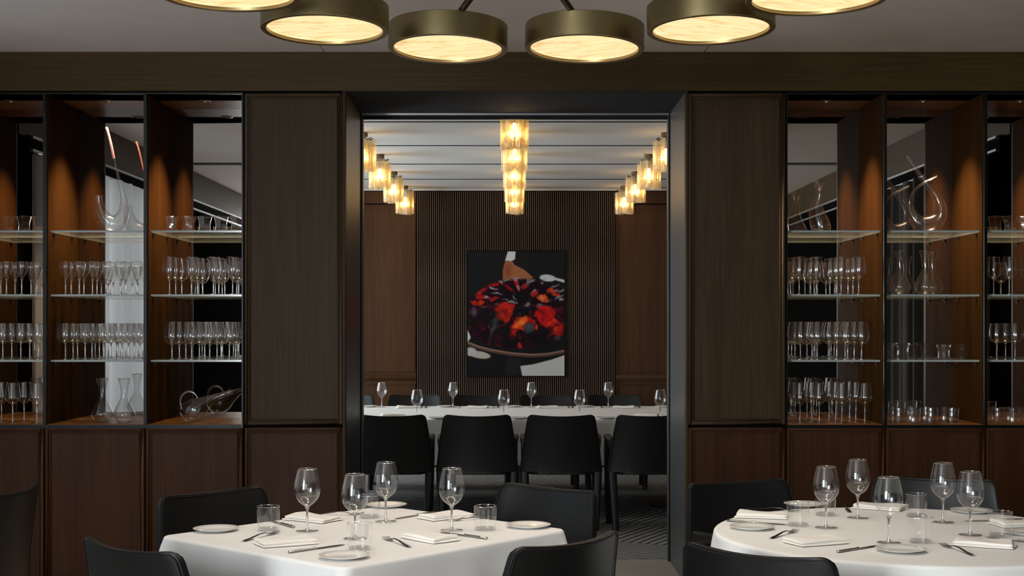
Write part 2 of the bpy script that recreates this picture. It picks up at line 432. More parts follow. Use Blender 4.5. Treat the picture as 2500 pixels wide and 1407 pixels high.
# soffit boards under the ceiling along both side walls
for s, nm in ((-1, 'trim_1'), (1, 'trim_2')):
    x0, x1 = sorted((s * HALF, s * (HALF - 0.03)))
    tag(boxobj(nm, (x0, x1, -2.7, YW - 0.01, 2.68, ZC - 0.002), M['wood_h']), kind='structure')
for s, side in ((-1, 'pale sheer'), (1, 'dark')):
    r_ = empty('curtain_rail', (s * (HALF - 0.06), 0, 0))
    for dz in (0.0, 0.085):
        boxobj('rail', (-0.012, 0.012, -2.6, YW - 0.15, 2.585 + dz, 2.60 + dz), M['rail'], r_)
    boxobj('fascia', (-0.03 if s < 0 else 0.012, -0.012 if s < 0 else 0.03, -2.6, YW - 0.15, 2.585, 2.69), M['black_gap'], r_)
    tag(r_, 'twin aluminium curtain rail carrying the %s curtain' % side, 'rail')
def curtain(name, x, y0, y1, z0, z1, mt, amp, k, label):
    mb = MB(); n = 160; v = []; f = []
    for i in range(n + 1):
        y = y0 + (y1 - y0) * i / n
        d = amp * math.sin(k * y) + amp * 0.5 * math.sin(k * 2.3 * y + 1)
        for z in (z0, (z0 + z1) / 2, z1): v.append((x + d, y, z))
    for i in range(n):
        for j in range(2):
            a = i * 3 + j; f.append((a, a + 3, a + 4, a + 1))
    mb.add(v, f)
    return tag(obj(name, mb.mesh(name, mt, angle=180)), label, 'curtain')
curtain('sheer_curtain', -HALF + 0.08, 4.1, 7.45, 0.02, 2.580, M['sheer'], 0.05, 21, 'pale sheer curtain hanging in folds before the side window')
curtain('dark_curtain', HALF - 0.09, 3.3, 7.4, 0.02, 2.580, M['drape'], 0.045, 21, 'dark grey curtain hanging in folds along the side wall')

# ---- cabinet wall: header, wood panels beside the doorway, doorway lining
wf = empty('wall_front'); tag(wf, kind='structure')
boxobj('header_board', (-HALF, HALF, YW - 0.005, YW + 0.25, wz(222), ZC + 0.03), M['wood_h'], wf)
boxobj('shadow_gap', (-HALF, DL - 0.01, YW + 0.012, YW + 0.25, wz(228), wz(222)), M['black_gap'], wf)
boxobj('shadow_gap', (DR + 0.01, HALF, YW + 0.012, YW + 0.25, wz(228), wz(222)), M['black_gap'], wf)
def moulded_panel(parent, x0, x1, z0, z1, y, mt, name='panel'):
    """frame-and-panel front: stiles proud, groove, inner bead, recessed field"""
    e = empty(name, (0, 0, 0), 0, parent)
    def ring(nm, a, b, ya, yb):
        mb = MB()
        mb.box(x0 + a, x0 + b, ya, yb, z0 + a, z1 - a); mb.box(x1 - b, x1 - a, ya, yb, z0 + a, z1 - a)
        mb.box(x0 + b, x1 - b, ya, yb, z0 + a, z0 + b); mb.box(x0 + b, x1 - b, ya, yb, z1 - b, z1 - a)
        me = mb.mesh(nm, mt, smooth=False)
        bevel_mesh(me, 0.0025, 1)
        return obj(nm, me, e)
    ring('frame', 0.0, 0.017, y, y + 0.04)
    ring('moulding', 0.0225, 0.031, y + 0.003, y + 0.04)
    boxobj('field', (x0 + 0.005, x1 - 0.005, y + 0.012, y + 0.04, z0 + 0.005, z1 - 0.005), mt, e)
    return e
ZT, ZM0, ZM1 = wz(228), wz(1037), wz(1045)
for (a_, b_) in ((597, 836), (1681, 1917)):
    moulded_panel(wf, wx(a_), wx(b_), ZM0, ZT, YW, M['wood_v'], 'upper_panel')
    moulded_panel(wf, wx(a_), wx(b_), 0.02, ZM1, YW, M['wood_low'], 'lower_panel')
    boxobj('panel_core', (wx(a_) - 0.01, wx(b_) + 0.01, YW + 0.04, YM + 0.05, 0, ZT + 0.01), M['black_gap'], wf)
boxobj('stile', (wx(836.5), DL, YW, YW + 0.06, 0, ZH), M['wood_v'], wf, 0.002)
boxobj('stile', (DR, wx(1680.5), YW, YW + 0.06, 0, ZH), M['wood_v'], wf, 0.002)
boxobj('wall_core', (-HALF - .2, DL - 0.03, YM + 0.05, YJ, 0, ZC), M['wall_plain'], wf)
boxobj('wall_core', (DR + 0.03, HALF + .2, YM + 0.05, YJ, 0, ZC), M['wall_plain'], wf)
boxobj('wall_core', (DL - 0.03, DR + 0.03, YW + 0.25, YJ, ZH + 0.03, ZC), M['wall_plain'], wf)
dr = empty('door_1'); tag(dr, kind='structure')
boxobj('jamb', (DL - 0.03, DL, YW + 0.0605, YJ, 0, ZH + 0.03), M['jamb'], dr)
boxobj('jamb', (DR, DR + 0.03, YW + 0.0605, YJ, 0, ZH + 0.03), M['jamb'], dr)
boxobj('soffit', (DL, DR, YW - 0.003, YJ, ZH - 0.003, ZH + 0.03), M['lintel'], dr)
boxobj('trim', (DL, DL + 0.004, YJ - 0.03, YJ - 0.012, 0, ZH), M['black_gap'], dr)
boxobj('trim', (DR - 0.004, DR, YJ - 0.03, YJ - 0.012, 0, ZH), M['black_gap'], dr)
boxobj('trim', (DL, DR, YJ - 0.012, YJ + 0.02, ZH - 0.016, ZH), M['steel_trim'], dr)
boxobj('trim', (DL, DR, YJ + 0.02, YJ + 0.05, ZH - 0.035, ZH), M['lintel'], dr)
boxobj('trim', (DL - 0.01, DL + 0.012, YJ - 0.012, YJ + 0.05, 0, ZH - 0.016), M['jamb'], dr)
boxobj('trim', (DR - 0.012, DR + 0.01, YJ - 0.012, YJ + 0.05, 0, ZH - 0.016), M['jamb'], dr)
tag(boxobj('trim_3', (DL, DR, 8.495, 8.505, -0.01, 0.003), M['steel_trim']), kind='structure')

# ---- display cases
SHELF_Z = [1.985, 1.625, 1.256]
YS = 7.72
ZBASE, ZTOP = wz(1037), wz(228)
bays = [(-3.185, wx(108)), (wx(108), wx(354)), (wx(354), wx(593.5)), (wx(1919.5), wx(2162)), (wx(2162), wx(2407)), (wx(2407), 3.185)]
bay_label = ['display case bay beside the sheer curtain window', 'display case bay holding the horn-shaped decanter', 'display case bay holding the tilted duck decanter',
             'display case bay holding the leaning vase decanter', 'display case bay holding the looped decanter', 'display case bay beside the dark curtain']
bracket = MB().box(-.0035, .0035, -.016, .016, -.003, .003).box(-.0035, .0035, -.003, .003, -.016, .010).box(0, .012, -.004, .004, -.004, .004).mesh('bracket', M['frame_black'], smooth=False)
spot_rim = MB().lathe([(0.036, 0.002), (0.038, -0.003), (0.031, -0.004), (0.029, 0.006)], 28).mesh('rim', M['brass'])
spot_lens = MB().lathe([(0.0, 0.002), (0.029, 0.002)], 24).mesh('lens', M['spot_lens'])
for i, (x0, x1) in enumerate(bays):
    c = empty('display_cabinet'); tag(c, bay_label[i], 'cabinet', 'built-in display case bays')
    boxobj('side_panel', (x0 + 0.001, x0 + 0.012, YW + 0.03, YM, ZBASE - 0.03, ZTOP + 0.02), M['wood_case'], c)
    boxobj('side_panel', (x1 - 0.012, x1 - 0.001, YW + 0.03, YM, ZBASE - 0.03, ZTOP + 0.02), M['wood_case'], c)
    boxobj('top_board', (x0 + 0.012, x1 - 0.012, YW + 0.02, YM, ZTOP, ZTOP + 0.02), M['wood_case_lit'], c)
    boxobj('bottom_board', (x0 + 0.012, x1 - 0.012, YW + 0.01, YM, ZBASE - 0.025, ZBASE), M['wood_case_lit'], c)
    boxobj('mirror', (x0 + 0.012, x1 - 0.012, YM, YM + 0.006, ZBASE - 0.02, ZTOP + 0.015), M['mirror'], c)
    mb = MB()
    mb.box(x0, x0 + 0.008, YW, YW + 0.03, ZBASE - 0.02, ZTOP + 0.005); mb.box(x1 - 0.008, x1, YW, YW + 0.03, ZBASE - 0.02, ZTOP + 0.005)
    mb.box(x0 + 0.008, x1 - 0.008, YW, YW + 0.02, ZTOP - 0.004, ZTOP + 0.005); mb.box(x0 + 0.008, x1 - 0.008, YW, YW + 0.01, ZBASE - 0.02, ZBASE - 0.002)
    obj('face_frame', mb.mesh('face_frame', M['frame_black'], smooth=False), c)
    moulded_panel(c, x0 + 0.004, x1 - 0.004, 0.02, ZM1, YW, M['wood_low'], 'door')
    boxobj('plinth', (x0, x1, YW + 0.03, YM, 0, 0.1), M['black_gap'], c)
    boxobj('carcass', (x0, x1, YW + 0.042, YM, 0.1, ZBASE - 0.03), M['black_gap'], c)
    for z in SHELF_Z:
        mb = MB(); a_, b_, t_ = x0 + 0.0125, x1 - 0.0125, 0.011
        v = [(x, y, zz) for zz in (z - t_, z) for y in (YS, YM - 0.01) for x in (a_, b_)]
        mb.add(v, [(0, 2, 3, 1), (4, 5, 7, 6)], 0)
        mb.add(v, [(0, 1, 5, 4), (2, 6, 7, 3), (0, 4, 6, 2), (1, 3, 7, 5)], 1)
        sh = obj('shelf', mb.mesh('shelf', [M['shelf'], M['shelf_edge']], smooth=False), c)
        for xx, fl_ in ((a_, 1), (b_, -1)):
            for yy in (7.775, 8.09):
                bo = obj('bracket', bracket, sh, (xx, yy, z - t_ - 0.011))
                if fl_ < 0: bo.rotation_euler = (0, 0, PI)
    xc = (x0 + x1) / 2
    rim = obj('downlight', spot_rim, c, (xc, 7.9, ZTOP))
    obj('lens', spot_lens, rim)
    l = bpy.data.lights.new('cabinet_spot', 'SPOT'); l.energy = 125; l.color = (1.0, 0.66, 0.40)
    l.spot_size = math.radians(84); l.spot_blend = 1.0; l.shadow_soft_size = 0.03
    lo = bpy.data.objects.new('cabinet_spot', l); COL.objects.link(lo); lo.parent = c
    lo.location = (xc, 7.9, ZTOP - 0.008)

# ---- dining room end wall
ew = empty('wall_dining_end'); tag(ew, kind='structure')
sx0, sx1 = (1018 - CX) * YB / F, (1501 - CX) * YB / F
boxobj('backing', (-3.4, 3.4, YB + 0.012, YB + 0.2, 0, ZCB), M['slat_back'], ew)
npitch = 95
pit = (sx1 - sx0) / npitch
slat = MB().box(-pit * 0.21, pit * 0.21, -0.034, 0.012, 0.08, ZCB - 0.02).mesh('slat', M['slat'], smooth=False)
for k in range(npitch):
    obj('slat', slat, ew, (sx0 + pit * (k + 0.5), YB, 0))
def end_panel(x0, x1):
    zf = EYE + (HY - 500) * YB / F; zr0 = EYE + (HY - 929) * YB / F; zr1 = EYE + (HY - 916) * YB / F
    boxobj('frieze_board', (x0, x1, YB - 0.01, YB + 0.01, zf + 0.012, ZCB - 0.02), M['wood_back'], ew)
    boxobj('panel_field', (x0, x1, YB - 0.004, YB + 0.01, 0.1, zf), M['wood_back'], ew)
    def ring(z0, z1):
        mb = MB(); t = 0.014
        mb.box(x0 + .012, x0 + .012 + t, YB - .016, YB - .004, z0, z1); mb.box(x1 - .012 - t, x1 - .012, YB - .016, YB - .004, z0, z1)
        mb.box(x0 + .012 + t, x1 - .012 - t, YB - .016, YB - .004, z0, z0 + t); mb.box(x0 + .012 + t, x1 - .012 - t, YB - .016, YB - .004, z1 - t, z1)
        obj('panel_moulding', mb.mesh('panel_moulding', M['wood_back'], smooth=False), ew)
    ring(zr1 + 0.03, zf - 0.02); ring(0.16, zr0 - 0.03)
    mb = MB(); mb.box(x0, x1, YB - .03, YB, zr0 + .014, zr1); mb.box(x0, x1, YB - .018, YB, zr0, zr0 + .014)
    me = mb.mesh('chair_rail', M['wood_back'], smooth=False); bevel_mesh(me, 0.004, 2); obj('chair_rail', me, ew)
end_panel(-3.38, sx0 - 0.006); end_panel(sx1 + 0.006, 3.38)
wall_x('wall_dining_left', -3.6, -3.4, YJ, YB + 0.2, ZCB, [(9.4, 13.2, 0.45, 2.6)], M['wall_plain'])
wall_x('wall_dining_right', 3.4, 3.6, YJ, YB + 0.2, ZCB, [], M['wall_plain'])
window_x('window_4', -3.5, 9.4, 13.2, 0.45, 2.6, 4)

# ------------------------------------------------------------------ chairs
def rrect(cx, cy, cz, hx, hy, n=12, p=4.0, tilt=0.0):
    r = []
    for k in range(n):
        a = 2 * PI * (k + 0.5) / n; c_, s_ = math.cos(a), math.sin(a)
        q = (abs(c_) ** p + abs(s_) ** p) ** (-1 / p)
        r.append((cx + hx * c_ * q, cy + hy * s_ * q, cz + tilt * hy * s_ * q))
    return r
def make_chair():
    root = empty('dining_chair')
    # back: leather sling, concave to the sitter, corners rounded, lower edge open between the legs
    nu, zs = 20, []
    Z0, Z1, R = 0.412, 0.825, 0.035
    zs = [Z0, Z0 + 0.004] + [Z0 + (Z1 - R - Z0) * t for t in (0.06, .2, .35, .5, .65, .8, .92, 1.0)] + [Z1 - R + R * math.sin(a) for a in (0.4, 0.8, 1.15, 1.4, 1.55)]
    def pt(u, z, off):
        v = (z - Z0) / (Z1 - Z0)
        hw = 0.294 - 0.058 * v + 0.004 * math.sin(PI * v)
        if z > Z1 - R:
            s_ = min(1.0, (z - (Z1 - R)) / R); hw -= R * (1 - math.sqrt(max(0.0, 1 - s_ * s_)))
        x = u * hw
        y = -0.215 - 0.075 * v ** 1.3 + 0.052 * (x / 0.25) ** 2 * (0.6 + 0.4 * v)
        zz = z - 0.014 * (1 - min(1, (x / 0.235) ** 2)) * max(0, v - 0.5) * 2
        return (x, y - off, zz)
    us = [-1 + 2 * k / nu for k in range(nu + 1)]
    T = 0.024
    V = []; Fc = []
    nz = len(zs)
    for off in (0.0, T):
        for z in zs:
            for u in us:
                e = max(abs(u) - 0.93, 0) / 0.07
                o_ = off + (0.004 if off == 0 else -0.004) * e
                V.append(pt(u, z, o_))
    n1 = nz * (nu + 1)
    for j in range(nz - 1):
        for i in range(nu):
            a = j * (nu + 1) + i; b = a + nu + 1
            Fc.append((a, a + 1, b + 1, b)); Fc.append((n1 + a, n1 + b, n1 + b + 1, n1 + a + 1))
    for j in range(nz - 1):
        a = j * (nu + 1); b = a + nu + 1
        Fc.append((a, b, n1 + b, n1 + a)); a += nu; b += nu
        Fc.append((a, n1 + a, n1 + b, b))
    for i in range(nu):
        Fc.append((i, n1 + i, n1 + i + 1, i + 1)); a = (nz - 1) * (nu + 1) + i
        Fc.append((a, a + 1, n1 + a + 1, n1 + a))
    bk = obj('backrest', bevel_mesh(MB().add(V, Fc).mesh('backrest', M['leather'], angle=50), 0.006, 2, 50), root)
    # stitched seam that follows the rim
    for off, nm in ((-0.001, 'front'), (T + 0.001, 'rear')):
        path = [pt(-0.985, z, off) for z in zs[1:-4]]
        path += [pt(-0.97 + 1.94 * k / 24, Z1 - 0.008, off) for k in range(25)]
        path += [pt(0.985, z, off) for z in reversed(zs[1:-4])]
        obj('seam', MB().tube(path, 0.0022, 5).mesh('seam', M['leather_seam']), bk)
    # seat
    rings = [rrect(0, 0.0, z, hx, hy, 28, 6.0) for z, hx, hy in ((0.392, .235, .218), (0.396, .245, .228), (.445, .248, .232), (.455, .240, .224), (.459, .20, .18), (.456, .05, .05))]
    obj('seat', MB().loft(rings).mesh('seat', M['leather'], angle=60), root)
    for s in (-1, 1):
        # rear leg, front leg that rises to the arm, arm
        rl = [rrect(s * x, y, z, hx, hy, 16, 7.0) for x, y, z, hx, hy in ((.243, -.236, 0, .022, .021), (.250, -.212, .18, .026, .023), (.259, -.178, .38, .030, .024), (.260, -.166, .47, .030, .022))]
        obj('leg', MB().loft(rl).mesh('leg', M['leather'], angle=60), root)
        flr = [rrect(s * x, y, z, hx, hy) for x, y, z, hx, hy in ((.246, .150, 0, .021, .022), (.252, .135, .2, .024, .025), (.258, .110, .42, .026, .027), (.264, .085, .60, .024, .026), (.266, .078, .635, .021, .023))]
        obj('leg', MB().loft(flr).mesh('leg', M['leather'], angle=60), root)
        def sec(x, y, z, hx, hz, sl=0.0):
            return [(p[0], y + sl * (p[1] - z), p[1]) for p in [(q[0], q[1]) for q in rrect(s * x, z, 0, hx, hz, 14, 3.5)]]
        arm = [sec(.264, -.165, .605, .016, .045), sec(.265, -.14, .615, .020, .036), sec(.267, -.08, .630, .024, .024), sec(.269, -.01, .640, .025, .019), sec(.269, .05, .644, .025, .018), sec(.268, .09, .642, .024, .017), sec(.267, .108, .634, .019, .012)]
        obj('armrest', MB().loft(arm).mesh('armrest', M['leather'], angle=60), root)
    return root
chair = make_chair()
TC = (-0.499, 4.64); TU = (math.cos(math.radians(48.4)), math.sin(math.radians(48.4)))
TV = (TU[1], -TU[0])
def face(dx, dy): return math.atan2(dy, dx) - PI / 2      # chair's local +y turned to (dx, dy)
def seat_at(cx, cy, nx, ny, dist, label, group=None, turn=0.0):
    place(chair, (cx + nx * dist, cy + ny * dist, 0), face(-nx, -ny) + turn, label, 'chair', group)
seat_at(*TC, TU[0], TU[1], 0.69, 'grey-lit black leather armchair at the square table standing before the doorway')
seat_at(*TC, -TV[0], -TV[1], 0.61, 'black leather armchair at the square table standing against the wood panelled wall')
seat_at(*TC, -TU[0], -TU[1], 0.66, 'black leather armchair at the square table with its armrest against the cloth corner')
seat_at(*TC, TV[0], TV[1], 0.62, 'black leather armchair whose plain back covers a side of the square table')
RC = (1.335, 4.63)
def seat_round(ang, dist, label, turn=0.0):
    seat_at(*RC, math.cos(ang), math.sin(ang), dist, label, None, turn)
seat_round(math.atan2(-.73, -.62), 0.758, 'black leather armchair with its back turned at the round table')
seat_round(math.atan2(.85, -.400), 0.757, 'black leather armchair at the round table standing against the panel beside the doorway')
seat_round(math.radians(69), 0.86, 'dark grey lit leather armchair behind the wine glasses of the round table')
place(chair, (-2.20, 5.30, 0), face(-1, 0.12), 'black leather armchair standing alone by the lower cabinet doors of the curtained bay', 'chair')
for k, X in enumerate((-0.868, -0.2635, 0.333, 0.945)):
    place(chair, (X, 9.93, 0), (0.02, 0, -0.01, 0.05)[k], 'black leather armchair at the long table, ' + ('half hidden by the dark door jamb', 'its back behind the glasses of the square table', 'its back above the grey-lit armchair', 'its armrest showing, cut by the grey door jamb')[k], 'chair', 'dining chairs with backs to the doorway')
for k, X in enumerate((-1.52, -0.91, -0.31, 0.295, 0.905)):
    place(chair, (X, 12.24, 0), PI + (0.02, -.03, 0.01, 0.03, -.02)[k], 'black armchair across the long table, ' + ('cut off by the dark door jamb', 'half before the wood panel, half before the slats', 'before slats under the picture glove', 'before slats under the picture apron', 'where the slats meet the darker panel')[k], 'chair', 'dining chairs along the slatted wall')
finish_prototypes(chair)

# ------------------------------------------------------------------ tables and cloths
ZT0 = 0.75
def cloth_mesh(name, per, drop, ripple, top=ZT0, corner_flare=0.05):
    """per: list of (x, y, nx, ny, corner weight, phase) round the table edge"""
    n = len(per); v = []; f = []
    rows = []
    for sc_ in (0.3, 0.6, 0.85, 0.96): rows.append([(p[0] * sc_, p[1] * sc_, top) for p in per])
    R = 0.012
    for a in (0, 0.4, 0.8, 1.2, 1.5):
        rows.append([(p[0] + p[2] * R * (math.sin(a) - 0.0), p[1] + p[3] * R * math.sin(a), top - R * (1 - math.cos(a))) for p in per])
    nd = 14
    for j in range(1, nd + 1):
        t = j / nd; row = []
        for p in per:
            o_ = R + 0.012 * t + corner_flare * p[4] * t ** 0.8 + ripple(p[5]) * (t ** 0.7)
            row.append((p[0] + p[2] * o_, p[1] + p[3] * o_, top - R - (drop - R) * t))
        rows.append(row)
    v.append((0, 0, top))
    for r_ in rows: v += r_
    for k in range(n): f.append((0, 1 + k, 1 + (k + 1) % n))
    for j in range(len(rows) - 1):
        for k in range(n):
            k2 = (k + 1) % n; a = 1 + j * n; b = a + n
            f.append((a + k, b + k, b + k2, a + k2))
    return MB().add(v, f).mesh(name, M['cloth'], angle=180)
def rect_perimeter(a, b, r, per_side=30, per_corner=8):
    P = []
    cor = [(a - r, b - r, 0), (-(a - r), b - r, PI / 2), (-(a - r), -(b - r), PI), (a - r, -(b - r), 1.5 * PI)]
    for q in range(4):
        cx_, cy_, a0 = cor[q]
        for k in range(per_corner):
            al = a0 + PI / 2 * k / per_corner
            w = math.sin(PI * k / per_corner)
            P.append([cx_ + r * math.cos(al), cy_ + r * math.sin(al), math.cos(al), math.sin(al), w, 0])
        nx_, ny_ = math.cos(a0 + PI / 2), math.sin(a0 + PI / 2)
        c2 = cor[(q + 1) % 4]
        s0 = (cx_ + r * nx_, cy_ + r * ny_); s1 = (c2[0] + r * nx_, c2[1] + r * ny_)
        for k in range(per_side):
            t = k / per_side; e = max(0, 1 - min(t, 1 - t) * 9)
            P.append([s0[0] + (s1[0] - s0[0]) * t, s0[1] + (s1[1] - s0[1]) * t, nx_, ny_, 0.35 * e, 0])
    s = 0
    for i, p in enumerate(P):
        q = P[i - 1]; s += math.hypot(p[0] - q[0], p[1] - q[1]); p[5] = s
    return P
def pedestal_table(name, loc, rz, top_shape, label, legs=((0, 0),)):
    t = empty(name, (loc[0], loc[1], 0), rz); tag(t, label, 'table')
    obj('tabletop', top_shape, t)
    for lx, ly in legs:
        obj('pedestal', MB().lathe([(0.0, 0.03), (.05, .03), (.045, .3), (.045, .66), (.09, .70), (0, .70)], 20).mesh('pedestal', M['bronze_dark']), t, (lx, ly, 0))
        obj('base', MB().lathe([(0, 0), (.27, 0), (.27, .012), (.10, .03), (0, .03)], 32).mesh('base', M['bronze_dark']), t, (lx, ly, 0))
    return t
TA, TB = 0.500, 0.452
ang = math.atan2(TU[1], TU[0])
pedestal_table('square_table', TC, ang, bevel_mesh(MB().box(-TA + .01, TA - .01, -TB + .01, TB - .01, .70, .744).mesh('tabletop', M['wood_h'], smooth=False), .01), 'square restaurant table hidden under a white cloth')
o = obj('tablecloth', cloth_mesh('tablecloth', rect_perimeter(TA, TB, 0.03), 0.27, lambda s: 0.004 * math.sin(19 * s) + 0.003 * math.sin(31 * s + 1)), None, (TC[0], TC[1], 0), (0, 0, ang))
tag(o, 'white cloth with sharp corner folds draped over the square table', 'tablecloth')
RR = 0.645
pedestal_table('round_table', RC, 0, MB().lathe([(0, .70), (RR - .02, .70), (RR - .008, .722), (RR - .02, .744), (0, .744)], 64).mesh('tabletop', M['wood_h']), 'round restaurant table hidden under a white cloth')
NP = 260
per = [(RR * math.cos(2 * PI * k / NP), RR * math.sin(2 * PI * k / NP), math.cos(2 * PI * k / NP), math.sin(2 * PI * k / NP), 0, 2 * PI * k / NP) for k in range(NP)]
o = obj('tablecloth', cloth_mesh('tablecloth', per, 0.27, lambda s: 0.003 + 0.017 * math.sin(15 * s + 0.8 * math.sin(2 * s)) + 0.006 * math.sin(23 * s + 1.0), corner_flare=0), None, (RC[0], RC[1], 0))
tag(o, 'white cloth falling in rippled folds around the round table', 'tablecloth')
LX, LY0, LY1 = 2.15, 10.26, 11.90
pedestal_table('long_table', (0.05, (LY0 + LY1) / 2), 0, MB().box(-LX + .01, LX - .01, -.81, .81, .70, .744).mesh('tabletop', M['wood_h'], smooth=False), 'long dining table hidden under a white cloth', ((-1.3, 0), (0, 0), (1.3, 0)))
o = obj('tablecloth', cloth_mesh('tablecloth', rect_perimeter(LX, .82, .04, 60), 0.345, lambda s: 0.003 * math.sin(9 * s)), None, (0.05, (LY0 + LY1) / 2, 0))
tag(o, 'long white cloth draped over the dining room table', 'tablecloth')

# ------------------------------------------------------------------ stemware and tumblers
def stem_glass(name, H, foot_r, stem_h, bowl, n=28, stem_r=0.0038, wall='glass_case'):
    """bowl: list of (r, z) from the stem top to the rim"""
    root = empty(name)
    obj('foot', MB().lathe([(foot_r, 0.0006), (foot_r, 0.0022), (foot_r * .55, 0.0035), (stem_r * 2.2, .006), (stem_r * 1.2, 0.012)], n).mesh('foot', M['glass_foot']), root)
    obj('stem', MB().lathe([(0, .004), (stem_r * 1.6, .005), (stem_r * 1.15, .014), (stem_r * .9, stem_h * .5), (stem_r, stem_h * .85), (stem_r * 1.7, stem_h - .002), (stem_r * 2.6, stem_h + .004), (0, stem_h + .003)], 12).mesh('stem', M['glass_solid']), root)
    b = obj('bowl', MB().lathe([(0.0005, stem_h)] + bowl, n).mesh('bowl', M[wall], angle=180), root)
    rr, rz_ = bowl[-1]
    obj('rim', MB().lathe([(rr + .0006, rz_ - .0012), (rr + .0009, rz_), (rr, rz_ + .0006), (rr - .0007, rz_ - .0004)], n).mesh('rim', M['glass_rim']), b)
    return root
def smooth_profile(pts, m=5):
    o_ = []
    P = [np.array(p, float) for p in pts]
    for i in range(len(P) - 1):
        p0 = P[max(i - 1, 0)]; p1 = P[i]; p2 = P[i + 1]; p3 = P[min(i + 2, len(P) - 1)]
        for k in range(m):
            t = k / m
            o_.append(tuple(0.5 * ((2 * p1) + (-p0 + p2) * t + (2 * p0 - 5 * p1 + 4 * p2 - p3) * t * t + (-p0 + 3 * p1 - 3 * p2 + p3) * t ** 3)))
    o_.append(tuple(P[-1])); return [(max(r, 0.0004), z) for r, z in o_]
table_bowl = smooth_profile([(.008, .0855), (.024, .097), (.0385, .115), (.0445, .137), (.0435, .160), (.0385, .186), (.0325, .212)])
table_glass = stem_glass('wine_glass', .212, .0385, .083, table_bowl, 40, wall='glass')
# etched name on the bowl
fc = bpy.data.curves.new('etched_lettering', 'FONT'); fc.body = "CECCONI'S"; fc.size = 0.0066; fc.align_x = 'CENTER'
fo = bpy.data.objects.new('tmp', fc); COL.objects.link(fo)
dg = bpy.context.evaluated_depsgraph_get()
tm = bpy.data.meshes.new_from_object(fo.evaluated_get(dg))
bpy.data.objects.remove(fo)
bm = bmesh.new(); bm.from_mesh(tm); bmesh.ops.triangulate(bm, faces=bm.faces)
bmesh.ops.subdivide_edges(bm, edges=[e for e in bm.edges if e.calc_length() > 0.002], cuts=1)
zr = [p[1] for p in table_bowl]; rr_ = [p[0] for p in table_bowl]
for v in bm.verts:
    z = 0.122 + v.co.y; r = float(np.interp(z, zr, rr_)) + 0.0004; a = v.co.x * 1.25 / r - PI / 2
    v.co = (r * math.cos(a), r * math.sin(a), z)
bm.to_mesh(tm); bm.free(); tm.name = 'etched_lettering'; tm.materials.clear(); tm.materials.append(M['etch'])
obj('etched_lettering', tm, [c_ for c_ in table_glass.children if c_.name.startswith('bowl')][0])
dining_glass = stem_glass('wine_glass', .212, .0385, .083, table_bowl, 24, wall='glass')

def tumbler_mesh(name, H, rb, rt, waist=0.0, n=32, lobes=0, amp=0.0, twist=0.0):
    root = empty(name)
    zs = [0.008 + (H - .008) * t / 8 for t in range(9)]
    def rad(z):
        t = z / H; return rb + (rt - rb) * t - waist * math.sin(PI * min(1, t * 1.15))
    prof = [(rad(0) - .002, 0.001), (rad(0), .004)] + [(rad(z), z) for z in zs]
    w = obj('wall', MB().lathe(prof, n, lobes=lobes, amp=amp).mesh('wall', M['glass'], angle=180 if not lobes else 20), root)
    obj('base', MB().lathe([(0, .0012), (rad(0) - .003, .0012), (rad(0) - .0015, .005), (rad(0) - .004, .010), (0, .0085)], n).mesh('base', M['glass_base']), root)
    obj('rim', MB().lathe([(rt + .0004, H - .001), (rt + .0008, H), (rt, H + .0006), (rt - .0008, H - .0004)], n).mesh('rim', M['glass_rim']), w)
    return root
tumbler = tumbler_mesh('water_tumbler', .083, .0365, .0395)

# ------------------------------------------------------------------ plates, napkins, cutlery
plate_me = MB().lathe([(0, .004), (.045, .004), (.052, .006), (.0765, .0125), (.078, .0138), (.0765, .0142), (.053, .0085), (.045, .0065), (0, .0065)], 48)
plate_me = MB().lathe([(0, .0002), (.042, .0002), (.046, .0012), (.0765, .0095), (.078, .011), (.0765, .0115), (.052, .0055), (.045, .0038), (0, .0035)], 56).mesh('side_plate', M['china'], angle=60)
def napkin_mesh(seed):
    """linen folded to a soft pad: two thick folds with round edges, the upper one a little askew"""
    rnd = random.Random(seed); mb = MB(); n = 26
    zacc = .0004
    for k, (hx, hy, th) in enumerate(((.094, .058, .0085), (.088, .053, .0075))):
        ph = rnd.uniform(0, 6); sk = rnd.uniform(-.05, .05) * (k + .3); dx, dy = rnd.uniform(-.004, .004), rnd.uniform(-.004, .004)
        V = []; Fc = []
        for lvl in (0, 1):
            for j in range(n + 1):
                for i in range(n + 1):
                    u = math.sin((-1 + 2 * i / n) * PI / 2); w_ = math.sin((-1 + 2 * j / n) * PI / 2)
                    edge = max(abs(u) ** 10, abs(w_) ** 10)
                    rnd_ = math.sqrt(max(0.0, 1 - edge))
                    x = u * hx * (1 + .02 * math.sin(2.5 * w_ + ph)); y = w_ * hy * (1 + .05 * math.sin(2.1 * u + ph))
                    wave = k * .0022 * (1 + math.sin(2.4 * u + 1.7 * w_ + ph))
                    lift = k * .006 * max(0.0, u * (1 if seed % 2 else -1)) ** 2 * (1 - .5 * abs(w_))
                    zz = zacc + th * .5 + (th * .5 * rnd_ if lvl else -th * .5 * rnd_) + (wave + lift if lvl else 0)
                    V.append((x + sk * y + dx, y + sk * x + dy, zz))
        m1 = (n + 1) ** 2
        for j in range(n):
            for i in range(n):
                a = j * (n + 1) + i; b = a + n + 1
                Fc.append((a, b, b + 1, a + 1)); Fc.append((m1 + a, m1 + a + 1, m1 + b + 1, m1 + b))
        for i in range(n):
            Fc.append((i, i + 1, m1 + i + 1, m1 + i)); a = n * (n + 1) + i; Fc.append((a + 1, a, m1 + a, m1 + a + 1))
            a = i * (n + 1); b = a + n + 1; Fc.append((b, a, m1 + a, m1 + b)); Fc.append((a + n, b + n, m1 + b + n, m1 + a + n))
        mb.add(V, Fc); zacc += th * .82
    return mb.mesh('napkin', M['napkin'], angle=70)
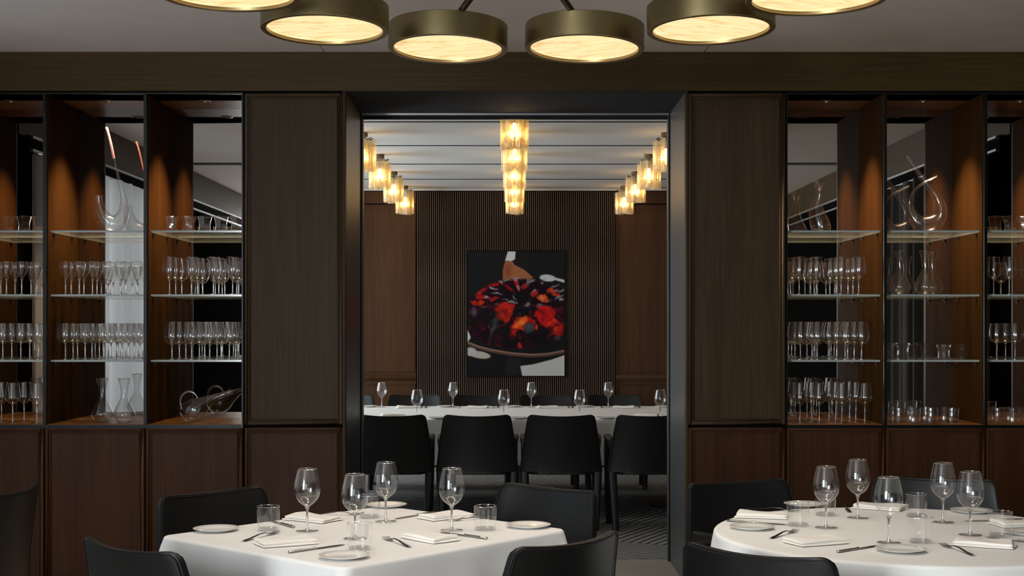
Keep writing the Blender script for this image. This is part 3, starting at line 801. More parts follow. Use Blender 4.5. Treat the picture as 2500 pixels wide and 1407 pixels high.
napkins = [napkin_mesh(s) for s in range(4)]
def make_fork():
    root = empty('fork'); Lh = 0.2
    def ribbon(pts):      # (x along, half width, z mid, thickness)
        rings = [[(x, -w, z), (x, -w * .5, z + t), (x, w * .5, z + t), (x, w, z), (x, w * .5, z - t), (x, -w * .5, z - t)] for x, w, z, t in pts]
        return MB().loft(rings)
    hd = ribbon([(-.1, .005, .003, .0016), (-.094, .0078, .003, .0016), (-.06, .0068, .005, .0015), (-.01, .0042, .011, .0015), (.025, .003, .012, .0016), (.045, .0045, .0075, .0014), (.052, .010, .0055, .0012)])
    obj('handle', hd.mesh('handle', M['cutlery'], angle=60), root)
    mb = ribbon([(.050, .009, .0060, .0011), (.058, .0118, .0042, .0010), (.068, .0122, .0032, .0009)])
    for k in range(4):
        yk = (-1.5 + k) * .0068
        rings = [[(x, yk - w, z - t), (x, yk + w, z - t), (x, yk + w, z + t), (x, yk - w, z + t)] for x, w, z, t in ((.066, .0021, .0033, .0009), (.085, .0018, .0042, .0009), (.098, .0014, .0068, .0008), (.104, .0006, .0085, .0004))]
        mb.loft(rings)
    obj('head', mb.mesh('head', M['cutlery'], angle=60), root)
    return root
def make_knife():
    root = empty('knife')
    def ring(x, wy, wz_, zc): return [(x, wy * math.cos(a), zc + wz_ * math.sin(a)) for a in [2 * PI * k / 10 for k in range(10)]]
    hd = MB().loft([ring(-.11, .003, .002, .0042), ring(-.108, .0062, .0036, .0042), ring(-.07, .0064, .0036, .0042), ring(-.015, .0048, .0032, .0042), ring(-.009, .0060, .0040, .0045), ring(-.004, .0045, .0030, .0042)])
    obj('handle', hd.mesh('handle', M['cutlery'], angle=60), root)
    bl = MB().loft([[(x, -w, .0015), (x, w, .0015), (x, w, .0030), (x, -w, .0026)] for x, w in ((-.006, .004), (.0, .0075), (.06, .0085), (.095, .0065), (.110, .001))])
    obj('blade', bl.mesh('blade', M['cutlery'], angle=40), root)
    return root
fork, knife = make_fork(), make_knife()

ZT1 = ZT0 + 0.0003
def put(proto, px, py, rz, label, cat, group=None, z=ZT1):
    x, y = at(px, py, ZT0)
    return place(proto, (x, y, z), rz, label, cat, group)
def put_mesh(name, me, px, py, rz, label, cat, group=None, z=ZT1):
    x, y = at(px, py, ZT0)
    o_ = obj(name, me, None, (x, y, z), (0, 0, rz)); tag(o_, label, cat, group); return o_
def put_line(proto, tail, tip, label, cat, group=None, z=ZT1):
    x0, y0 = at(*tail, ZT0); x1, y1 = at(*tip, ZT0)
    return place(proto, ((x0 + x1) / 2, (y0 + y1) / 2, z), math.atan2(y1 - y0, x1 - x0), label, cat, group)
# place settings of the square table, named after the chair each belongs to
s_wall, s_door, s_arm, s_back = 'at the chair against the panelled wall', 'at the chair before the doorway', 'at the chair with the visible armrest', 'at the chair showing its plain back'
for p, s, r in (((750, 1298), s_wall, .6), ((867, 1317), s_arm, -.75), ((942, 1275), s_door, 0), ((1103, 1296), s_back, .65)):
    put(table_glass, *p, r, 'large stemmed wine glass on the square table ' + s, 'wine glass', 'wine glasses on the square table')
for p, s in (((655, 1296), s_wall), ((878, 1343), s_arm), ((902, 1265), s_door), ((1185, 1295), s_back)):
    put(tumbler, *p, 0, 'straight clear water tumbler on the square table ' + s, 'tumbler', 'tumblers on the square table')
for p, s in (((528, 1297), s_wall), ((841, 1363), s_arm), ((944, 1238), s_door), ((1290, 1288), s_back)):
    put_mesh('side_plate', plate_me, *p, 0, 'small round white side plate on the square table ' + s, 'plate', 'side plates on the square table')
ar = math.radians
for k, (p, s, r) in enumerate((((765, 1271), s_wall, ar(-32)), ((697, 1329), s_arm, ar(28)), ((1088, 1265), s_door, ar(38)), ((1050, 1318), s_back, ar(-48)))):
    put_mesh('napkin', napkins[k], *p, r, 'folded white linen napkin on the square table ' + s, 'napkin', 'napkins on the square table')
for a_, b_, s in (((568, 1330), (700, 1297), s_arm), ((782, 1259), (858, 1258), s_wall), ((1023, 1346), (921, 1310), s_back), ((1200, 1266), (1106, 1273), s_door)):
    put_line(fork, a_, b_, 'polished four-tined fork on the square table ' + s, 'fork', 'forks on the square table')
for a_, b_, s in (((697, 1353), (848, 1331), s_arm), ((728, 1293), (645, 1269), s_wall), ((1071, 1252), (956, 1270), s_door), ((1190, 1318), (1074, 1301), s_back)):
    put_line(knife, a_, b_, 'polished table knife on the square table ' + s, 'knife', 'knives on the square table')
# the round table
r_a, r_b, r_c, r_d, r_e = 'by the chair against the doorway panel', 'by the chair with its back turned', 'on the open side without a chair', 'by the grey lit chair', 'by the lower cabinet doors'
for p, s, r in (((2017, 1290), r_a, 2.5), ((2094, 1266), r_d, 2.7), ((2170, 1327), r_b, 2.2), ((2302, 1277), r_e, 3.0), ((2369, 1308), r_c, 2.4)):
    put(table_glass, *p, r, 'large stemmed wine glass on the round table ' + s, 'wine glass', 'wine glasses on the round table')
for p, s in (((1948, 1285), r_b), ((2015, 1259), r_a), ((2248, 1326), r_c), ((2237, 1262), r_d), ((2442, 1311), r_e)):
    put(tumbler, *p, 0, 'straight clear water tumbler on the round table ' + s, 'tumbler', 'tumblers on the round table')
for p, s in (((1836, 1292), r_b), ((1963, 1236), r_a), ((2199, 1347), r_c), ((2372, 1252), r_d), ((2512, 1306), r_e)):
    put_mesh('side_plate', plate_me, *p, 0, 'small round white side plate on the round table ' + s, 'plate', 'side plates on the round table')
for k, (p, s, r) in enumerate((((1860, 1263), r_a, ar(-14)), ((1990, 1327), r_b, ar(24)), ((2150, 1243), r_d, ar(-30)), ((2404, 1333), r_c, ar(-25)), ((2490, 1284), r_e, ar(10)))):
    put_mesh('napkin', napkins[k % 4], *p, r, 'folded white linen napkin on the round table ' + s, 'napkin', 'napkins on the round table')
for a_, b_, s in (((1864, 1322), (1959, 1294), r_b), ((1846, 1246), (1932, 1250), r_a), ((2408, 1369), (2274, 1324), r_c)):
    put_line(fork, a_, b_, 'polished four-tined fork on the round table ' + s, 'fork', 'forks on the round table')
for a_, b_, s in (((1778, 1274), (1918, 1283), r_a), ((2043, 1351), (2153, 1333), r_b), ((2058, 1233), (2077, 1255), r_d), ((2500, 1272), (2351, 1274), r_e), ((2522, 1328), (2440, 1317), r_c)):
    put_line(knife, a_, b_, 'polished table knife on the round table ' + s, 'knife', 'knives on the round table')
# the long dining table: far row of settings by the slatted wall, near row behind the chair backs
for k, px in enumerate((932, 1106, 1297, 1485)):
    put(dining_glass, px, 995, 0, 'stemmed wine glass on the long table side towards the slatted wall', 'wine glass', 'wine glasses along the far edge of the long table')
for k, px in enumerate((1018, 1230, 1415, 1612)):
    put(dining_glass, px, 1021, 0, 'stemmed wine glass on the long table side towards the doorway', 'wine glass', 'wine glasses along the doorway edge of the long table')
for px in (900, 1088, 1252, 1427, 1620):
    put_mesh('side_plate', plate_me, px, 994, 0, 'white side plate on the long table side towards the slatted wall', 'plate', 'side plates along the far edge of the long table')
for px in (1070, 1266, 1479):
    put_mesh('side_plate', plate_me, px, 1022.5, 0, 'white side plate on the long table side towards the doorway', 'plate', 'side plates along the doorway edge of the long table')
for k, px in enumerate((995, 1165, 1338, 1524)):
    put_mesh('napkin', napkins[k], px, 996.5, ar((10, -8, 6, -12)[k]), 'folded white napkin on the long table side towards the slatted wall', 'napkin', 'napkins along the far edge of the long table')
for k, px in enumerate((960, 1580)):
    put_mesh('napkin', napkins[k], px, 1016, ar((10, -20)[k]), 'folded white napkin on the long table side towards the doorway', 'napkin', 'napkins along the doorway edge of the long table')
for px in (1040, 1216, 1398, 1560):
    x, y = at(px, 995.5, ZT0)
    place(fork, (x, y, ZT1), PI * .5, 'polished fork on the long table side towards the slatted wall', 'fork', 'forks along the far edge of the long table')
for px in (1029, 1121, 1205, 1388, 1469):
    x, y = at(px, 995.5, ZT0)
    place(knife, (x, y, ZT1), -PI * .5, 'polished knife on the long table side towards the slatted wall', 'knife', 'knives along the far edge of the long table')
finish_prototypes()

# ------------------------------------------------------------------ glassware in the display cases
tulip = stem_glass('tulip_glass', .188, .031, .085, smooth_profile([(.005, .086), (.011, .098), (.022, .120), (.033, .150), (.0335, .170), (.029, .188)]), 20, .0036)
balloon = stem_glass('balloon_glass', .205, .036, .092, smooth_profile([(.008, .093), (.028, .100), (.043, .118), (.0475, .140), (.044, .175), (.039, .205)]), 20, .0036)
bordeaux = stem_glass('tall_wine_glass', .214, .034, .085, smooth_profile([(.007, .087), (.024, .098), (.037, .118), (.0405, .140), (.038, .172), (.0315, .214)]), 20, .0036)
burgundy = stem_glass('wide_wine_glass', .214, .036, .082, smooth_profile([(.008, .084), (.028, .094), (.042, .114), (.0455, .136), (.041, .172), (.0335, .214)]), 20, .0036)
angular = stem_glass('angular_wine_glass', .225, .036, .098, [(.006, .100), (.018, .108), (.042, .132), (.0445, .140), (.043, .150), (.034, .224)], 20, .0030)
facet = tumbler_mesh('faceted_tumbler', .084, .037, .041, .007, 18, 6, .07)
low_tumbler = tumbler_mesh('cut_tumbler', .080, .040, .0415, .003, 20, 5, .04)
def shelf_row(proto, z, rows, label, cat, group):
    for q, (Y, pxs) in enumerate(rows):
        pre = '' if len(rows) == 1 else 'front-row ' if q == 0 else 'rear-row ' if q == len(rows) - 1 else 'middle-row '
        for px in pxs:
            place(proto, ((px - CX) * Y / F, Y, z + 0.0003), random.uniform(0, 6), pre + label, cat, pre + group)
Y1, Y2, Y3 = 7.80, 7.92, 8.04
S1, S2, S3 = SHELF_Z
bA, bB, bC, bD, bE, bF = 'in the bay beside the sheer curtain', 'in the bay with the horn decanter', 'in the bay with the duck decanter', 'in the bay with the vase decanter', 'in the bay with the looped decanter', 'in the bay beside the dark curtain'
def shelf_set(proto, z, rows, what, where, cat):
    shelf_row(proto, z, rows, what + ' ' + where, cat, what + ' ' + where)
shelf_set(facet, S1, [(Y1, (-24, 18, 59, 97))], 'faceted glass tumbler on the top shelf', bA, 'tumbler')
shelf_set(tulip, S2, [(Y1, (-18, 16, 53, 90)), (Y2, (2, 37, 76))], 'slim tulip wine glass on the middle shelf', bA, 'wine glass')
shelf_set(balloon, S3, [(Y1, (-38, 7, 51, 94)), (Y2, (-14, 29, 73))], 'round balloon wine glass on the lowest shelf', bA, 'wine glass')
shelf_set(angular, ZBASE, [(Y1, (-12, 31, 90)), (Y2, (4, 59))], 'angular wine glass on the wooden bottom board', bA, 'wine glass')
shelf_set(tulip, S2, [(Y1, (160, 193.5, 226, 259, 296, 334)), (Y2, (174, 205, 237, 269, 307))], 'slim tulip wine glass on the middle shelf', bB, 'wine glass')
shelf_set(balloon, S3, [(Y1, (160, 208, 254, 298, 342)), (Y2, (178.6, 225, 271, 314)), (Y3, (189.5, 243, 288, 328))], 'round balloon wine glass on the lowest shelf', bB, 'wine glass')
shelf_set(facet, S1, [(Y1, (418, 461, 500, 540, 578))], 'faceted glass tumbler on the top shelf', bC, 'tumbler')
shelf_set(bordeaux, S2, [(Y1, (414, 467.5, 521, 568)), (Y2, (429, 482, 534, 582)), (Y3, (444, 495, 549))], 'tall wine glass on the middle shelf', bC, 'wine glass')
shelf_set(burgundy, S3, [(Y1, (420, 468, 512, 560)), (Y2, (438, 487, 530, 575)), (Y3, (454, 500, 541))], 'wide wine glass on the lowest shelf', bC, 'wine glass')
shelf_set(bordeaux, S2, [(Y1, (2096, 2053, 1993, 1951)), (Y2, (2082, 2041, 1979, 1936)), (Y3, (2070, 2026, 1965))], 'tall wine glass on the middle shelf', bD, 'wine glass')
shelf_set(burgundy, S3, [(Y1, (2103, 2063, 1995, 1954)), (Y2, (2085, 2042, 1982, 1940)), (Y3, (2069, 2024, 1970))], 'wide wine glass on the lowest shelf', bD, 'wine glass')
shelf_set(angular, ZBASE, [(Y1, (2111, 2055, 2000, 1953)), (Y2, (2089, 2040, 1982, 1938)), (Y3, (2074, 2024, 1970))], 'angular wine glass on the wooden bottom board', bD, 'wine glass')
shelf_set(facet, S3, [(Y1, (2184, 2224, 2263, 2304, 2348))], 'faceted glass tumbler on the lowest shelf', bE, 'tumbler')
shelf_set(low_tumbler, ZBASE, [(Y1, (2192, 2231, 2273, 2324)), (Y2, (2184, 2221, 2262, 2304))], 'low cut tumbler on the wooden bottom board', bE, 'tumbler')
shelf_set(facet, S1, [(Y1, (2430, 2466, 2502, 2540))], 'faceted glass tumbler on the top shelf', bF, 'tumbler')
shelf_set(bordeaux, S2, [(Y1, (2426, 2464, 2508)), (Y2, (2530,))], 'tall wine glass on the middle shelf', bF, 'wine glass')
shelf_set(balloon, S3, [(Y1, (2433, 2478)), (Y2, (2455, 2520))], 'round balloon wine glass on the lowest shelf', bF, 'wine glass')
shelf_set(low_tumbler, ZBASE, [(Y1, (2432, 2470, 2508)), (Y2, (2426, 2464, 2502))], 'low cut tumbler on the wooden bottom board', bF, 'tumbler')
finish_prototypes()

# decanters
def carafe():
    prof = smooth_profile([(.030, .001), (.043, .010), (.060, .035), (.060, .055), (.045, .088), (.024, .128), (.0185, .160), (.021, .200), (.033, .248)])
    root = empty('carafe')
    b = obj('body', MB().lathe([(0, .001)] + prof, 36).mesh('body', M['carafe'], angle=180), root)
    obj('base', MB().lathe([(0, .0022), (.034, .0022), (.046, .012), (.040, .016), (0, .012)], 36).mesh('base', M['glass_foot']), root)
    obj('rim', MB().lathe([(.0333, .2475), (.0345, .249), (.033, .250), (.032, .2485)], 36).mesh('rim', M['glass_rim']), b)
    return root
cf = carafe()
def on_shelf(px, Y): return (px - CX) * Y / F
place(cf, (on_shelf(250, 7.85), 7.85, ZBASE + .0003), 0, 'flared glass carafe on the wooden bottom board next to the case side', 'carafe', 'carafes under the horn decanter')
place(cf, (on_shelf(303, 7.80), 7.80, ZBASE + .0003), 0, 'flared glass carafe on the wooden bottom board next to the mirrored carafes', 'carafe', 'carafes under the horn decanter')
place(cf, (on_shelf(2197, 7.82), 7.82, S2 + .0003), 0, 'slim carafe on the middle shelf below the looped decanter, next to the dividing post', 'carafe', 'carafes below the looped decanter')
place(cf, (on_shelf(2259, 7.80), 7.80, S2 + .0003), 0, 'slim carafe on the middle shelf below the looped decanter, foremost of two', 'carafe', 'carafes below the looped decanter')
place(cf, (on_shelf(2276, 7.95), 7.95, S2 + .0003), 0, 'slim carafe on the middle shelf half hidden behind another carafe', 'carafe', 'carafes below the looped decanter')
finish_prototypes()
def spath(pts, Y, base_z, m=6):
    """smooth path through frame points (px, py, radius px) standing at depth Y"""
    s = Y / F
    P = [((px - CX) * s, EYE + (HY - py) * s, r * s) for px, py, r in pts]
    o_ = []
    A = [np.array(p) for p in P]
    for i in range(len(A) - 1):
        p0 = A[max(i - 1, 0)]; p1 = A[i]; p2 = A[i + 1]; p3 = A[min(i + 2, len(A) - 1)]
        for k in range(m):
            t = k / m
            o_.append(.5 * (2 * p1 + (-p0 + p2) * t + (2 * p0 - 5 * p1 + 4 * p2 - p3) * t * t + (-p0 + 3 * p1 - 3 * p2 + p3) * t ** 3))
    o_.append(A[-1])
    return [tuple(q) for q in o_]
def bent_decanter(name, parts, Y, zbase, label):
    x0 = np.mean([p[0] for p in parts[0][1]]); x0 = (x0 - CX) * Y / F
    root = empty(name, (x0, Y, zbase)); tag(root, label, 'decanter')
    for pn, pts, mt, n, flat, yoff in parts:
        q = spath(pts, Y, zbase)
        lo = 0
        path = [(a - x0, yoff * i / len(q), b - zbase) for i, (a, b, r) in enumerate(q)]
        obj(pn, MB().tube(path, [max(r, .0005) for a, b, r in q], n, flat=flat, caps=False).mesh(pn, mt, angle=180), root)
    low = min(v.co.z for c_ in root.children for v in c_.data.vertices)
    for c_ in root.children: c_.location.z = .0003 - low
    return root
YD = 7.90
ys1 = HY - (S1 - EYE) * F / YD     # frame row of the top shelf surface at that depth
bent_decanter('horn_decanter', [
    ('body', [(239, 480, 10), (240, 500, 11.5), (246, 525, 17), (262, ys1 - 22, 21), (284, ys1 - 20, 20), (300, ys1 - 40, 14), (303, 505, 10), (300, 480, 6.5), (294, 455, 4.5), (286, 425, 3.6), (278, 390, 3.3)], M['carafe'], 24, 1.0, 0.0),
    ('neck', [(278, 390, 3.4), (270, 352, 3.4), (261, 318, 3.2), (260.5, 315, 1.5)], M['pink'], 14, 1.0, 0.0)], YD, S1 + .0003,
    'horn-shaped glass decanter with a long rosy neck on the top shelf')
bent_decanter('looped_decanter', [
    ('body', [(2213, 381, 4.5), (2235, 412, 6), (2262, 447, 7.5), (2284, 474, 10), (2297, 503, 14), (2294, 530, 18), (2274, ys1 - 22, 21), (2246, ys1 - 24, 18), (2227, 520, 12), (2222, 495, 7.5), (2232, 470, 4.5), (2252, 450, 3), (2275, 437, 2.2), (2292, 429, 1.8)], M['carafe'], 24, 1.0, .03)], YD, S1 + .0003,
    'looped glass decanter whose crossing necks rise from the top shelf')
bent_decanter('vase_decanter', [
    ('body', [(2006, ys1 - .6, 17), (2006, ys1 - 5, 23), (2001, ys1 - 20, 23.5), (1995, 528, 20), (1994, 505, 14), (1999, 485, 9), (2001, 468, 8), (2000, 455, 11), (1997, 444, 15)], M['carafe'], 30, 1.0, 0.0),
    ('base', [(2006, ys1 - .3, 3), (2006, ys1 - 1.2, 16)], M['glass_foot'], 30, 1.0, 0.0)], YD, S1 + .0003,
    'leaning vase-shaped glass decanter on the top shelf')
YK = 7.86
yb_ = HY - (ZBASE - EYE) * F / YK
bent_decanter('duck_decanter', [
    ('body', [(440.5, yb_ - 21, 1), (441.5, yb_ - 21.5, 9), (444.5, yb_ - 22.5, 15.5), (451, yb_ - 24.5, 21.5), (466, yb_ - 27, 26.5), (482, yb_ - 34, 26), (500, yb_ - 46, 18), (520, yb_ - 57, 10), (540, yb_ - 65, 6.5), (556, yb_ - 71, 6), (566, yb_ - 76, 8)], M['carafe'], 28, 1.0, 0.0),
    ('handle', [(444, yb_ - 30, 2.6), (440, yb_ - 48, 2.8), (444, yb_ - 64, 2.8), (458, yb_ - 74, 2.8), (474, yb_ - 70, 2.6), (482, yb_ - 58, 2.2)], M['glass_foot'], 12, 1.0, 0.0),
    ('base', [(470, yb_ - .3, 14), (470, yb_ - 2.2, 22)], M['glass_foot'], 24, 1.0, 0.0)], YK, ZBASE + .0003,
    'tilted duck-shaped glass decanter with a looped handle on the bottom board')

# ------------------------------------------------------------------ chandelier of alabaster drums
ZD = EYE + 1.126
hub = (0.012, 4.70)
ch = empty('chandelier', (hub[0], hub[1], ZC)); tag(ch, 'ring chandelier of brass drums with glowing alabaster discs', 'chandelier')
DRR, DH = 0.243, 0.098
drum_me = bevel_mesh(MB().lathe([(0, DH), (DRR, DH), (DRR, 0), (DRR - .022, 0), (DRR - .022, .006), (DRR - .026, .02)], 72).mesh('drum', M['brass'], angle=30), .002, 1, 60)
disc_me = MB().lathe([(0, .012), (DRR - .0225, .012)], 72).mesh('diffuser', M['alabaster'], smooth=False)
pos = [(-.272, 5.60), (-.724, 5.24), (-.975, 4.69), (.285, 5.60), (.750, 5.24), (1.045, 4.75)]
for k in range(4):
    a = math.radians(-90 + (-54 + 36 * k)); pos.append((hub[0] + .99 * math.cos(a), hub[1] + .96 * math.sin(a)))
for (x, y) in pos:
    az = math.atan2(x - hub[0], y - hub[1])
    d_ = obj('drum', drum_me, ch, (x - hub[0], y - hub[1], ZD - ZC), (ar(-3.2) * math.cos(az), 0, random.uniform(-.6, .6)))
    obj('diffuser', disc_me, d_)
    l = bpy.data.lights.new('drum_light', 'AREA'); l.shape = 'DISK'; l.size = 0.36; l.energy = 2.6; l.color = (1.0, .91, .80); l.spread = ar(110)
    lo = bpy.data.objects.new('drum_light', l); COL.objects.link(lo); lo.parent = d_; lo.location = (0, 0, .075)
    dx, dy = x - hub[0], y - hub[1]
    obj('arm', MB().tube([(0, 0, ZD + .215 - ZC), (dx * .86, dy * .86, ZD + DH + .006 - ZC), (dx * .90, dy * .90, ZD + DH - .004 - ZC)], .0135, 12).mesh('arm', M['bronze_dark']), ch)
obj('hub', MB().lathe([(0, .17), (.05, .175), (.055, .21), (.05, .25), (0, .255)], 28, c=(0, 0, ZD - ZC)).mesh('hub', M['bronze_dark']), ch)
obj('stem', MB().tube([(0, 0, ZD + .25 - ZC), (0, 0, -.02)], .016, 14).mesh('stem', M['bronze_dark']), ch)
obj('canopy', MB().lathe([(0, -.03), (.09, -.03), (.1, -.02), (.1, 0.0), (0, 0.0)], 32).mesh('canopy', M['bronze_dark']), ch)

# ------------------------------------------------------------------ tube-glass ceiling lamps of the dining room
def lobed_tube(h, r):
    mb = MB(); mb.lathe([(r, 0), (r * 1.02, h * .5), (r, h)], 20, lobes=5, amp=.14); return mb
LAMP_H = .232
tubes = [lobed_tube(LAMP_H - d, .030).mesh('glass_tube', M['gold_glass'], angle=180) for d in (0, .012, .022)]
lamp = empty('ceiling_lamp')
obj('canopy', bevel_mesh(MB().lathe([(0, -.030), (.036, -.030), (.036, 0), (0, 0)], 28).mesh('canopy', M['lamp_metal']), .002, 1), lamp)
obj('rod', MB().tube([(0, 0, -.03), (0, 0, -.13)], .006, 8).mesh('rod', M['lamp_metal']), lamp)
wav = [(.066 * math.cos(2 * PI * k / 96) * (1 + .12 * math.sin(8 * 2 * PI * k / 96)), .066 * math.sin(2 * PI * k / 96) * (1 + .12 * math.sin(8 * 2 * PI * k / 96)), -.046 + .006 * math.sin(16 * PI * k / 96 * 1.0)) for k in range(97)]
hr = obj('hanger_ring', MB().tube(wav, .0028, 6).mesh('hanger_ring', M['bronze_dark']), lamp)
for k in range(2):
    a = PI / 2 * k + .3
    obj('crossbar', MB().tube([(-.066 * math.cos(a), -.066 * math.sin(a), -.046), (.066 * math.cos(a), .066 * math.sin(a), -.046)], .003, 6).mesh('crossbar', M['bronze_dark']), hr)
for k in range(8):
    a = 2 * PI * k / 8 + .2; d = (0, .012, 0, .022, .006 * 2, 0, .022, .012)[k]
    obj('glass_tube', tubes[k % 3], lamp, (.062 * math.cos(a), .062 * math.sin(a), -.049 - LAMP_H + (.004, -.004, .002, .006)[k % 4]), (0, 0, a))
obj('bulb', MB().lathe([(0, -.165), (.011, -.160), (.016, -.145), (.013, -.128), (.007, -.115), (0, -.112)], 16).mesh('bulb', M['bulb']), lamp)
rows = [(-1.09, 'row beside the window wall'), (0.0, 'row on the room axis'), (1.09, 'row beside the windowless wall')]
for X, rn in rows:
    for k, Y in enumerate((8.62, 9.87, 11.12, 12.37, 13.62)):
        o = place(lamp, (X, Y, ZCB), random.uniform(0, 6), 'gold tube-glass ceiling lamp, ' + ('first', 'second', 'third', 'fourth', 'fifth')[k] + ' from the doorway in the ' + ['row beside the curtained window side', 'centre row of the dining room', 'row beside the closed dining wall'][rows.index((X, rn))], 'ceiling lamp', 'tube-glass lamps, ' + rn)
        l = bpy.data.lights.new('lamp_light', 'POINT'); l.energy = 1.7; l.color = (1.0, .70, .40); l.shadow_soft_size = .02
        lo = bpy.data.objects.new('lamp_light', l); COL.objects.link(lo); lo.location = (X, Y, ZCB - .18)
finish_prototypes()

# ------------------------------------------------------------------ picture of a jelly ring on a platter
def picture():
    nx, nz = 230, 292
    sp = YB - .05
    x0, x1 = (1141 - CX) * sp / F, (1378 - CX) * sp / F
    z1, z0 = EYE + (HY - 614) * sp / F, EYE + (HY - 918) * sp / F
    xs = np.linspace(0, 1, nx); vs = np.linspace(0, 1, nz)
    U, V = np.meshgrid(xs, vs)                  # V: 0 top, 1 bottom
    X = 80 + 955 * U; Y = 105 + 1215 * V
    rng = np.random.default_rng(3)
    def vnoise(freq, seed):
        r = np.random.default_rng(seed); g = r.random((64, 64))
        fx = (X / 1000 * freq) % 63; fy = (Y / 1000 * freq) % 63
        ix = fx.astype(int); iy = fy.astype(int); tx = fx - ix; ty = fy - iy
        tx = tx * tx * (3 - 2 * tx); ty = ty * ty * (3 - 2 * ty)
        return (g[iy, ix] * (1 - tx) + g[iy, ix + 1] * tx) * (1 - ty) + (g[iy + 1, ix] * (1 - tx) + g[iy + 1, ix + 1] * tx) * ty
    C = np.zeros(U.shape + (3,)); C[:] = (.010, .010, .011)
    X0, Y0 = X, Y
    def soft(d, w): return np.clip(.5 - d / w, 0, 1)
    def poly(pts, w=10):
        inside = np.full(U.shape, 1e9)
        # signed distance to polygon
        d2 = np.full(U.shape, 1e18); s = np.ones(U.shape); n = len(pts)
        for i in range(n):
            ax, ay = pts[i]; bx, by = pts[i - 1]
            ex, ey = bx - ax, by - ay; wx_, wy_ = X - ax, Y - ay
            t = np.clip((wx_ * ex + wy_ * ey) / (ex * ex + ey * ey), 0, 1)
            qx, qy = wx_ - ex * t, wy_ - ey * t; d2 = np.minimum(d2, qx * qx + qy * qy)
            c1 = Y >= ay; c2 = Y < by; c3 = ex * wy_ > ey * wx_
            flip = (c1 & c2 & c3) | (~c1 & ~c2 & ~c3)
            s = np.where(flip, -s, s)
        return soft(s * np.sqrt(d2), w)
    def ell(cx, cy, rx, ry, rot=0.0, w=.25):
        c, s = math.cos(rot), math.sin(rot); dx, dy = X - cx, Y - cy
        q = np.sqrt(((dx * c + dy * s) / rx) ** 2 + ((-dx * s + dy * c) / ry) ** 2)
        return np.clip((1 + w - q) / (2 * w), 0, 1)
    def lay(mask, col):
        nonlocal C
        col = np.asarray(col, float)
        C = C * (1 - mask[..., None]) + mask[..., None] * col
    lay(ell(700, 250, 500, 160, 0, .9) * .3, (.02, .021, .021))
    lay(poly([(480, 105), (553, 105), (548, 180), (515, 200), (452, 195)], 8), (.62, .63, .66))
    lay(poly([(455, 196), (520, 200), (545, 238), (640, 285), (725, 358), (700, 385), (430, 385), (430, 285)], 10), (.34, .12, .055))
    lay(ell(480, 290, 34, 60, .1, .6) * .6, (.17, .04, .02))
    lay(ell(870, 365, 75, 32, .1, .15), (.6, .6, .62)); lay(poly([(900, 350), (1040, 385), (1040, 412), (900, 372)], 8), (.55, .55, .57))
    # the ring
    WX = 46 * (vnoise(11, 21) - .5) + 24 * (vnoise(27, 22) - .5) + 10 * (vnoise(58, 23) - .5); WY = 46 * (vnoise(12, 31) - .5) + 24 * (vnoise(29, 32) - .5) + 10 * (vnoise(61, 33) - .5)
    ring = np.maximum(ell(585, 690, 490, 320, 0, .03), ell(560, 860, 470, 190, 0, .04)) * soft(-(Y - 352), 6)
    nz1, nz2, nz3 = vnoise(9, 1), vnoise(22, 2), vnoise(45, 5)
    ang_ = np.arctan2((Y - 590) * 1.5, X - 600); rad_ = np.hypot((X - 600) / 480, (Y - 590) / 260)
    flute = .5 + .5 * np.sin(ang_ * 15 + rad_ * 3.0)
    base = np.stack([.010 + .055 * flute * nz1 * np.clip(nz2 * 1.6 - .3, 0, 1), .003 + .002 * nz2, .006 + .008 * nz1 * flute], -1)
    C = C * (1 - ring[..., None]) + ring[..., None] * base
    up = ring * soft(Y - 640, 80)
    lay(up * np.clip((flute - .55) * 2.2, 0, 1) * np.clip((nz1 - .42) * 3.5, 0, 1), (.42, .012, .014))
    lay(up * np.clip((flute - .82) * 7, 0, 1) * np.clip((nz2 - .55) * 4, 0, 1), (.34, .26, .29))
    lay(ell(600, 555, 120, 55, 0, .4), (.006, .005, .007))
    # glowing fruit
    X, Y = X0 + WX, Y0 + WY
    for cx, cy, rx, ry, rt, col, k in ((440, 705, 95, 85, -.5, (.78, .03, .012), 1), (215, 500, 90, 28, -.5, (.5, .015, .015), .9), (330, 415, 80, 20, -.2, (.45, .01, .015), .8),
            (180, 605, 60, 25, .1, (.75, .03, .01), .9), (350, 560, 70, 22, -.2, (.5, .015, .02), .8), (630, 440, 32, 32, 0, (.6, .03, .02), .9), (740, 510, 38, 45, .3, (.5, .02, .02), .9),
            (825, 560, 62, 34, .2, (.85, .09, .02), .9), (905, 500, 42, 38, -.4, (.85, .07, .02), .9), (960, 525, 36, 32, 0, (.7, .04, .02), .8), (850, 720, 90, 85, .4, (.62, .012, .012), .95),
            (935, 835, 88, 62, .25, (.85, .035, .012), 1), (620, 800, 75, 70, 0, (.8, .05, .012), .95), (690, 800, 55, 60, 0, (.6, .012, .012), .8), (545, 850, 55, 60, .4, (.65, .02, .012), .85),
            (520, 940, 52, 34, .6, (.6, .02, .01), .9), (757, 843, 18, 28, .2, (.95, .06, .02), 1), (603, 1052, 24, 42, 0, (.85, .03, .02), 1), (1010, 880, 40, 90, 0, (.45, .005, .015), .8), (470, 640, 60, 25, -.2, (.5, .012, .012), .8)):
        lay(ring * ell(cx, cy, rx * .95, ry * .95, rt, .14) * k * np.clip(.12 + 1.25 * nz2 * (.55 + .9 * nz3), 0, 1), col)
    lay(ell(630, 790, 34, 40, .3, .6) * .9, (.95, .22, .03)); lay(ell(575, 825, 22, 26, .3, .6) * .8, (.95, .18, .03)); lay(ell(815, 560, 26, 18, .2, .6) * .7, (.8, .26, .08))
